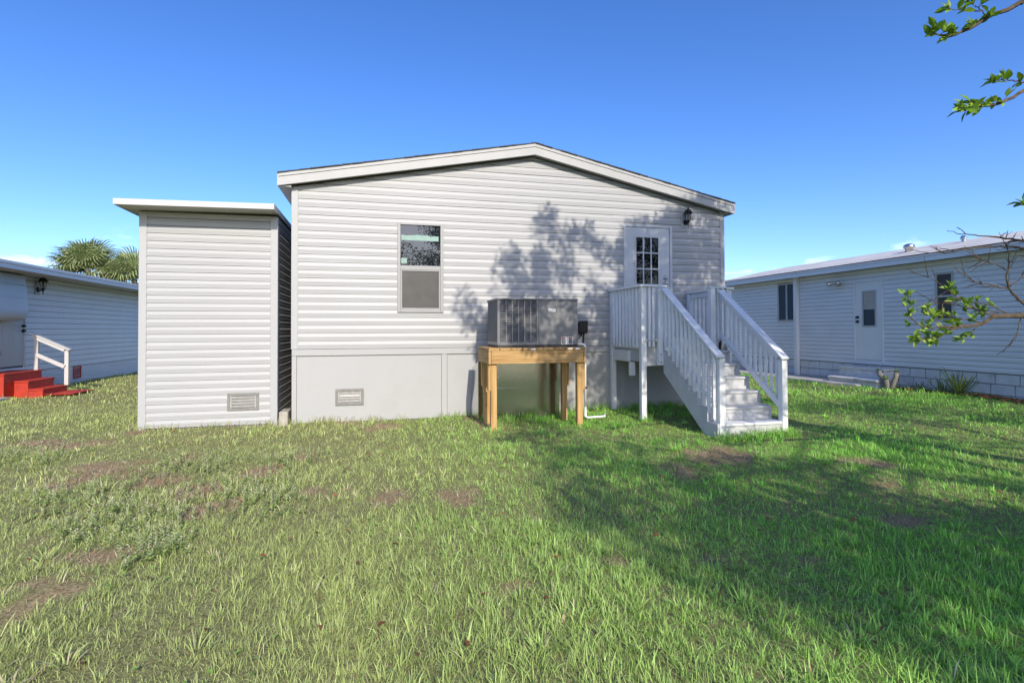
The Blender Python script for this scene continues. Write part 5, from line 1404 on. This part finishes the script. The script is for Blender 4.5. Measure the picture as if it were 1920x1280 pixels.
def grass_zone(r, zlo, zhi, dens, lscale, wscale, segs, xlim=(-13, 14), ylim=(-8.5, 20)):
    area = (xlim[1] - xlim[0]) * (ylim[1] - ylim[0])
    n = int(area * dens)
    X = r.uniform(*xlim, n); Y = r.uniform(*ylim, n)
    zc, vis = in_view(X, Y)
    ok = vis & (zc >= zlo) & (zc < zhi) & outside_things(X, Y)
    X, Y = X[ok], Y[ok]
    # pull part of the blades into tufts
    tuft = r.random(len(X)) < 0.38
    cell = 0.11
    cx = (np.floor(X / cell) + 0.5 + 0.45 * np.sin(np.floor(Y / cell) * 12.9898 + np.floor(X / cell) * 78.233)) * cell
    cy = (np.floor(Y / cell) + 0.5 + 0.45 * np.sin(np.floor(X / cell) * 39.425 + np.floor(Y / cell) * 11.135)) * cell
    X = np.where(tuft, cx + (X - cx) * 0.42, X); Y = np.where(tuft, cy + (Y - cy) * 0.42, Y)
    d = dryness(X, Y)
    thin = n_mid(X - 7, Y + 3) * 0.55 + n_small(X, Y) * 0.45
    keep = (r.random(len(X)) > d * 0.30) & (r.random(len(X)) < 0.58 + 0.75 * thin) & outside_things(X, Y)
    X, Y, d, tuft, cx, cy, thin = [q[keep] for q in (X, Y, d, tuft, cx, cy, thin)]
    n = len(X)
    col, dead = grass_colour(r, X, Y, d)
    big = n_big(X + 3, Y - 8)
    L = lscale * r.gamma(5, 0.2, n) * (0.65 + 0.7 * big) * np.where(dead, 0.7, 1.0) * (1 - 0.4 * d)
    L = np.clip(L * (0.72 + 0.6 * n_mid(X * 0.8 + 30, Y * 0.8)), 0.016, 0.20)
    W = wscale * r.uniform(0.5, 1.4, n) * np.clip(L / 0.075, 0.7, 1.35)
    yaw = np.where(tuft & (r.random(n) < 0.7), np.arctan2(Y - cy, X - cx) + r.normal(0, 0.5, n), r.uniform(0, 6.2832, n))
    lean = np.abs(r.normal(0.32, 0.36, n)) + np.where(dead, 0.75, 0) + 0.5 * d
    bend = np.abs(r.normal(0.8, 0.55, n))
    return blades(r, X, Y, L, W, lean, bend, yaw, col, r.uniform(0, 0.5, n) * 0.5, segs), n
rg = np.random.default_rng(99)
parts = []
total = 0
for args in ((1.3, 4.2, 16500, 0.041, 0.0036, 2, (-5, 9), (-8.4, -2)), (4.2, 7.0, 6600, 0.040, 0.0047, 2, (-8, 11), (-7.5, 1)),
             (7.0, 11.0, 2900, 0.042, 0.0075, 2, (-11, 13.3), (-6, 5)), (11.0, 24.0, 600, 0.050, 0.013, 2, (-13, 13.3), (-4, 16))):
    p, n = grass_zone(rg, *args); parts.append(p); total += n
# flattened dead straw in the dry patches
def thatch(r):
    xs, ys = [], []
    for cx, cy, rx, ry in DRY:
        k = int(4 * rx * ry * 9 * (3200 if cy < -3.3 else 1900) * 0.25)
        xs.append(r.uniform(cx - 1.5 * rx, cx + 1.5 * rx, k)); ys.append(r.uniform(cy - 1.5 * ry, cy + 1.5 * ry, k))
    X, Y = np.concatenate(xs), np.concatenate(ys)
    d = dryness(X, Y); ok = (r.random(len(X)) < d * 1.3) & outside_things(X, Y) & in_view(X, Y)[1]
    X, Y = X[ok], Y[ok]; n = len(X)
    mixc = r.random((n, 1))
    col = np.where(mixc < 0.45, STRAW, np.where(mixc < 0.85, RUST * 1.1, np.array([0.30, 0.27, 0.22]))) * r.uniform(0.45, 1.2, (n, 1))
    near = np.clip((-Y - 1.0) / 5.0, 0, 1)
    return blades(r, X, Y, r.uniform(0.035, 0.10, n), (0.0065 - 0.003 * near) * r.uniform(0.6, 1.3, n), r.normal(1.25, 0.22, n), r.normal(0.15, 0.25, n), r.uniform(0, 6.28, n), col, np.zeros(n), 2)
parts.append(thatch(rg))
# longer, coarser tufts here and there
def tufts(r, n_t, xl, yl, lmin, lmax, wid, per=26):
    cx = r.uniform(*xl, n_t); cy = r.uniform(*yl, n_t)
    sz = r.uniform(0.5, 1.0, n_t)
    X = np.repeat(cx, per) + r.normal(0, 0.028, n_t * per); Y = np.repeat(cy, per) + r.normal(0, 0.028, n_t * per)
    zc, vis = in_view(X, Y); ok = vis & outside_things(X, Y) & (r.random(len(X)) > dryness(X, Y))
    cxx, cyy, szz = np.repeat(cx, per)[ok], np.repeat(cy, per)[ok], np.repeat(sz, per)[ok]
    X, Y = X[ok], Y[ok]; n = len(X)
    col, dead = grass_colour(r, X, Y, np.zeros(n))
    L = r.uniform(lmin, lmax, n) * szz
    return blades(r, X, Y, L, wid * r.uniform(0.7, 1.3, n), np.abs(r.normal(0.3, 0.22, n)), np.abs(r.normal(0.9, 0.4, n)), np.arctan2(Y - cyy, X - cxx) + r.normal(0, 0.5, n), col * 1.05, r.uniform(0, 0.3, n), 3)
parts.append(tufts(rg, 260, (-4.5, 8), (-7.9, -3.5), 0.07, 0.15, 0.0065))
parts.append(tufts(rg, 300, (-8, 12), (-4, 0.2), 0.08, 0.15, 0.008))
# uneven fringe left unmown against walls and posts
def fringe(r, x0, x1, y0, y1, n, lo, hi):
    X = r.uniform(x0, x1, n); Y = r.uniform(y0, y1, n); ok = outside_things(X, Y); X, Y = X[ok], Y[ok]; n = len(X)
    keep = r.random(n) < np.clip(n_small(X * 0.8, Y) * 1.8 - 0.35, 0, 1); X, Y = X[keep], Y[keep]; n = len(X)
    col, dead = grass_colour(r, X, Y, np.zeros(n))
    return blades(r, X, Y, r.uniform(lo, hi, n), 0.006 * r.uniform(0.7, 1.3, n), np.abs(r.normal(0.15, 0.18, n)), np.abs(r.normal(0.5, 0.35, n)), r.uniform(0, 6.28, n), col, r.uniform(0, 0.5, n), 3)
for f_ in ((-2.2, 2.9, -0.07, -0.012, 900, 0.05, 0.16), (4.4, 7.9, -0.12, -0.012, 1500, 0.07, 0.20), (2.85, 4.4, -0.62, -0.50, 500, 0.06, 0.15), (5.70, 6.95, -2.98, -2.80, 1300, 0.08, 0.19),
           (5.38, 5.62, -1.34, -1.16, 220, 0.06, 0.16), (2.82, 3.08, -1.60, -1.40, 160, 0.05, 0.12), (4.20, 4.46, -1.60, -1.40, 160, 0.06, 0.14), (5.40, 7.2, -1.20, -0.10, 700, 0.05, 0.14)):
    parts.append(fringe(rg, *f_))
off = 0; Vs, Fc, Fi, Cs = [], [], [], []
for V, fc, F, C in parts:
    Vs.append(V); Fc.append(fc); Fi.append(F + off); Cs.append(C); off += len(V)
go = np_mesh('grass', np.concatenate(Vs), np.concatenate(Fc), np.concatenate(Fi), np.concatenate(Cs), 'grass')
setp(go, 'uneven green grass covering the back yard', 'grass', kind='stuff')
print('GRASS verts', off, 'faces', sum(len(f) for f in Fc))

# flowering weeds on the left of the lawn: stems with whorls of small pale leaves
rw_ = np.random.default_rng(23)
cand = []
spots = [(-1.3, -3.6, 0.5, 0.5), (-0.35, -4.6, 0.35, 0.45), (-0.75, -4.3, 0.25, 0.4), (0.15, -3.75, 0.4, 0.4), (-0.1, -5.1, 0.2, 0.25), (-2.6, -1.8, 0.5, 0.5), (-0.55, -2.6, 0.5, 0.4), (0.35, -2.7, 0.35, 0.35), (0.45, -4.2, 0.25, 0.3)]
for cx, cy, rx, ry in spots:
    k = int(70 * (rx * ry / 0.16) ** 0.5)
    cand.append(np.stack([rw_.normal(cx, rx * 0.6, k), rw_.normal(cy, ry * 0.6, k)], 1))
cand = np.concatenate(cand); cand = cand[outside_things(cand[:, 0], cand[:, 1])]
n = len(cand)
H = rw_.uniform(0.06, 0.17, n)
tilt = rw_.normal(0, 0.12, (n, 2))
per = 20
tt = np.tile(np.linspace(0.15, 1.0, per), n)
base = np.repeat(np.concatenate([cand, gz(cand[:, 0], cand[:, 1])[:, None]], 1), per, 0)
Hh = np.repeat(H, per); tl = np.repeat(tilt, per, 0)
P = base + np.stack([tl[:, 0] * Hh * tt, tl[:, 1] * Hh * tt, Hh * tt], 1)
ang = rw_.uniform(0, 6.28, n * per)
D = np.stack([np.cos(ang), np.sin(ang), rw_.uniform(0.2, 0.9, n * per)], 1)
L = 0.024 * (1.15 - 0.75 * tt) * rw_.uniform(0.7, 1.4, n * per) + 0.004
pale = np.clip((tt - 0.35) * 1.6, 0, 1)[:, None]
col = (np.array([0.27, 0.38, 0.11]) * (1 - pale) + np.array([0.55, 0.54, 0.36]) * pale) * rw_.uniform(0.75, 1.2, (n * per, 1))
V1, c1, F1, C1 = leaf_arrays(P, D, np.tile(np.array([[0.0, 0.0, 1.0]]), (n * per, 1)) + rdirs(n * per, rw_) * 0.3, L, L * 0.5, col)
V2, c2, F2, C2 = blades(rw_, cand[:, 0], cand[:, 1], H, np.full(n, 0.0035), np.hypot(tilt[:, 0], tilt[:, 1]), np.zeros(n), np.arctan2(tilt[:, 1], tilt[:, 0]), np.tile(np.array([[0.36, 0.38, 0.18]]), (n, 1)), np.zeros(n), 3)
wo_ = np_mesh('weeds', np.concatenate([V1, V2]), np.concatenate([c1, c2]), np.concatenate([F1, F2 + len(V1)]), np.concatenate([C1, C2]), 'grass')
setp(wo_, 'pale flowering weeds standing in the grass on the left', 'weeds', kind='stuff')

# clover-like broad leaves low in the turf, and dead leaves lying on it
rc = np.random.default_rng(31)
n = 9000
X = rc.uniform(-6, 11, n); Y = rc.uniform(-7.9, 0.5, n)
ok = outside_things(X, Y) & (n_mid(X + 11, Y) > 0.56); X, Y = X[ok], Y[ok]; n = len(X)
ang = rc.uniform(0, 6.28, n)
P = np.stack([X, Y, gz(X, Y) + rc.uniform(0.01, 0.05, n)], 1)
D = np.stack([np.cos(ang), np.sin(ang), rc.uniform(0.0, 0.6, n)], 1)
L = rc.uniform(0.018, 0.042, n)
col = (np.array([0.16, 0.28, 0.06]) + rc.uniform(-0.02, 0.05, (n, 1)) * np.array([1, 1, 0.4]))
a1 = leaf_arrays(P, D, np.tile(np.array([[0., 0., 1.]]), (n, 1)) + rdirs(n, rc) * 0.4, L, L * 0.6, col)
n = 420
X = rc.uniform(-5, 11, n); Y = rc.uniform(-7.8, 0, n); ok = outside_things(X, Y); X, Y = X[ok], Y[ok]; n = len(X)
ang = rc.uniform(0, 6.28, n)
P = np.stack([X, Y, gz(X, Y) + rc.uniform(0.015, 0.05, n)], 1)
D = np.stack([np.cos(ang), np.sin(ang), rc.uniform(-0.3, 0.4, n)], 1)
L = rc.uniform(0.03, 0.065, n)
col = np.array([0.26, 0.10, 0.045]) * rc.uniform(0.5, 1.3, (n, 1))
a2 = leaf_arrays(P, D, np.tile(np.array([[0., 0., 1.]]), (n, 1)) + rdirs(n, rc) * 0.5, L, L * 0.5, col, fold=0.35)
o = np_mesh('clover', a1[0], a1[1], a1[2], a1[3], 'grass'); setp(o, 'low broad-leaved weeds growing through the lawn', 'weeds', kind='stuff')
o = np_mesh('fallen_leaves', a2[0], a2[1], a2[2], a2[3], 'leaf'); setp(o, 'small brown fallen leaves lying in the grass', 'leaves', kind='stuff')
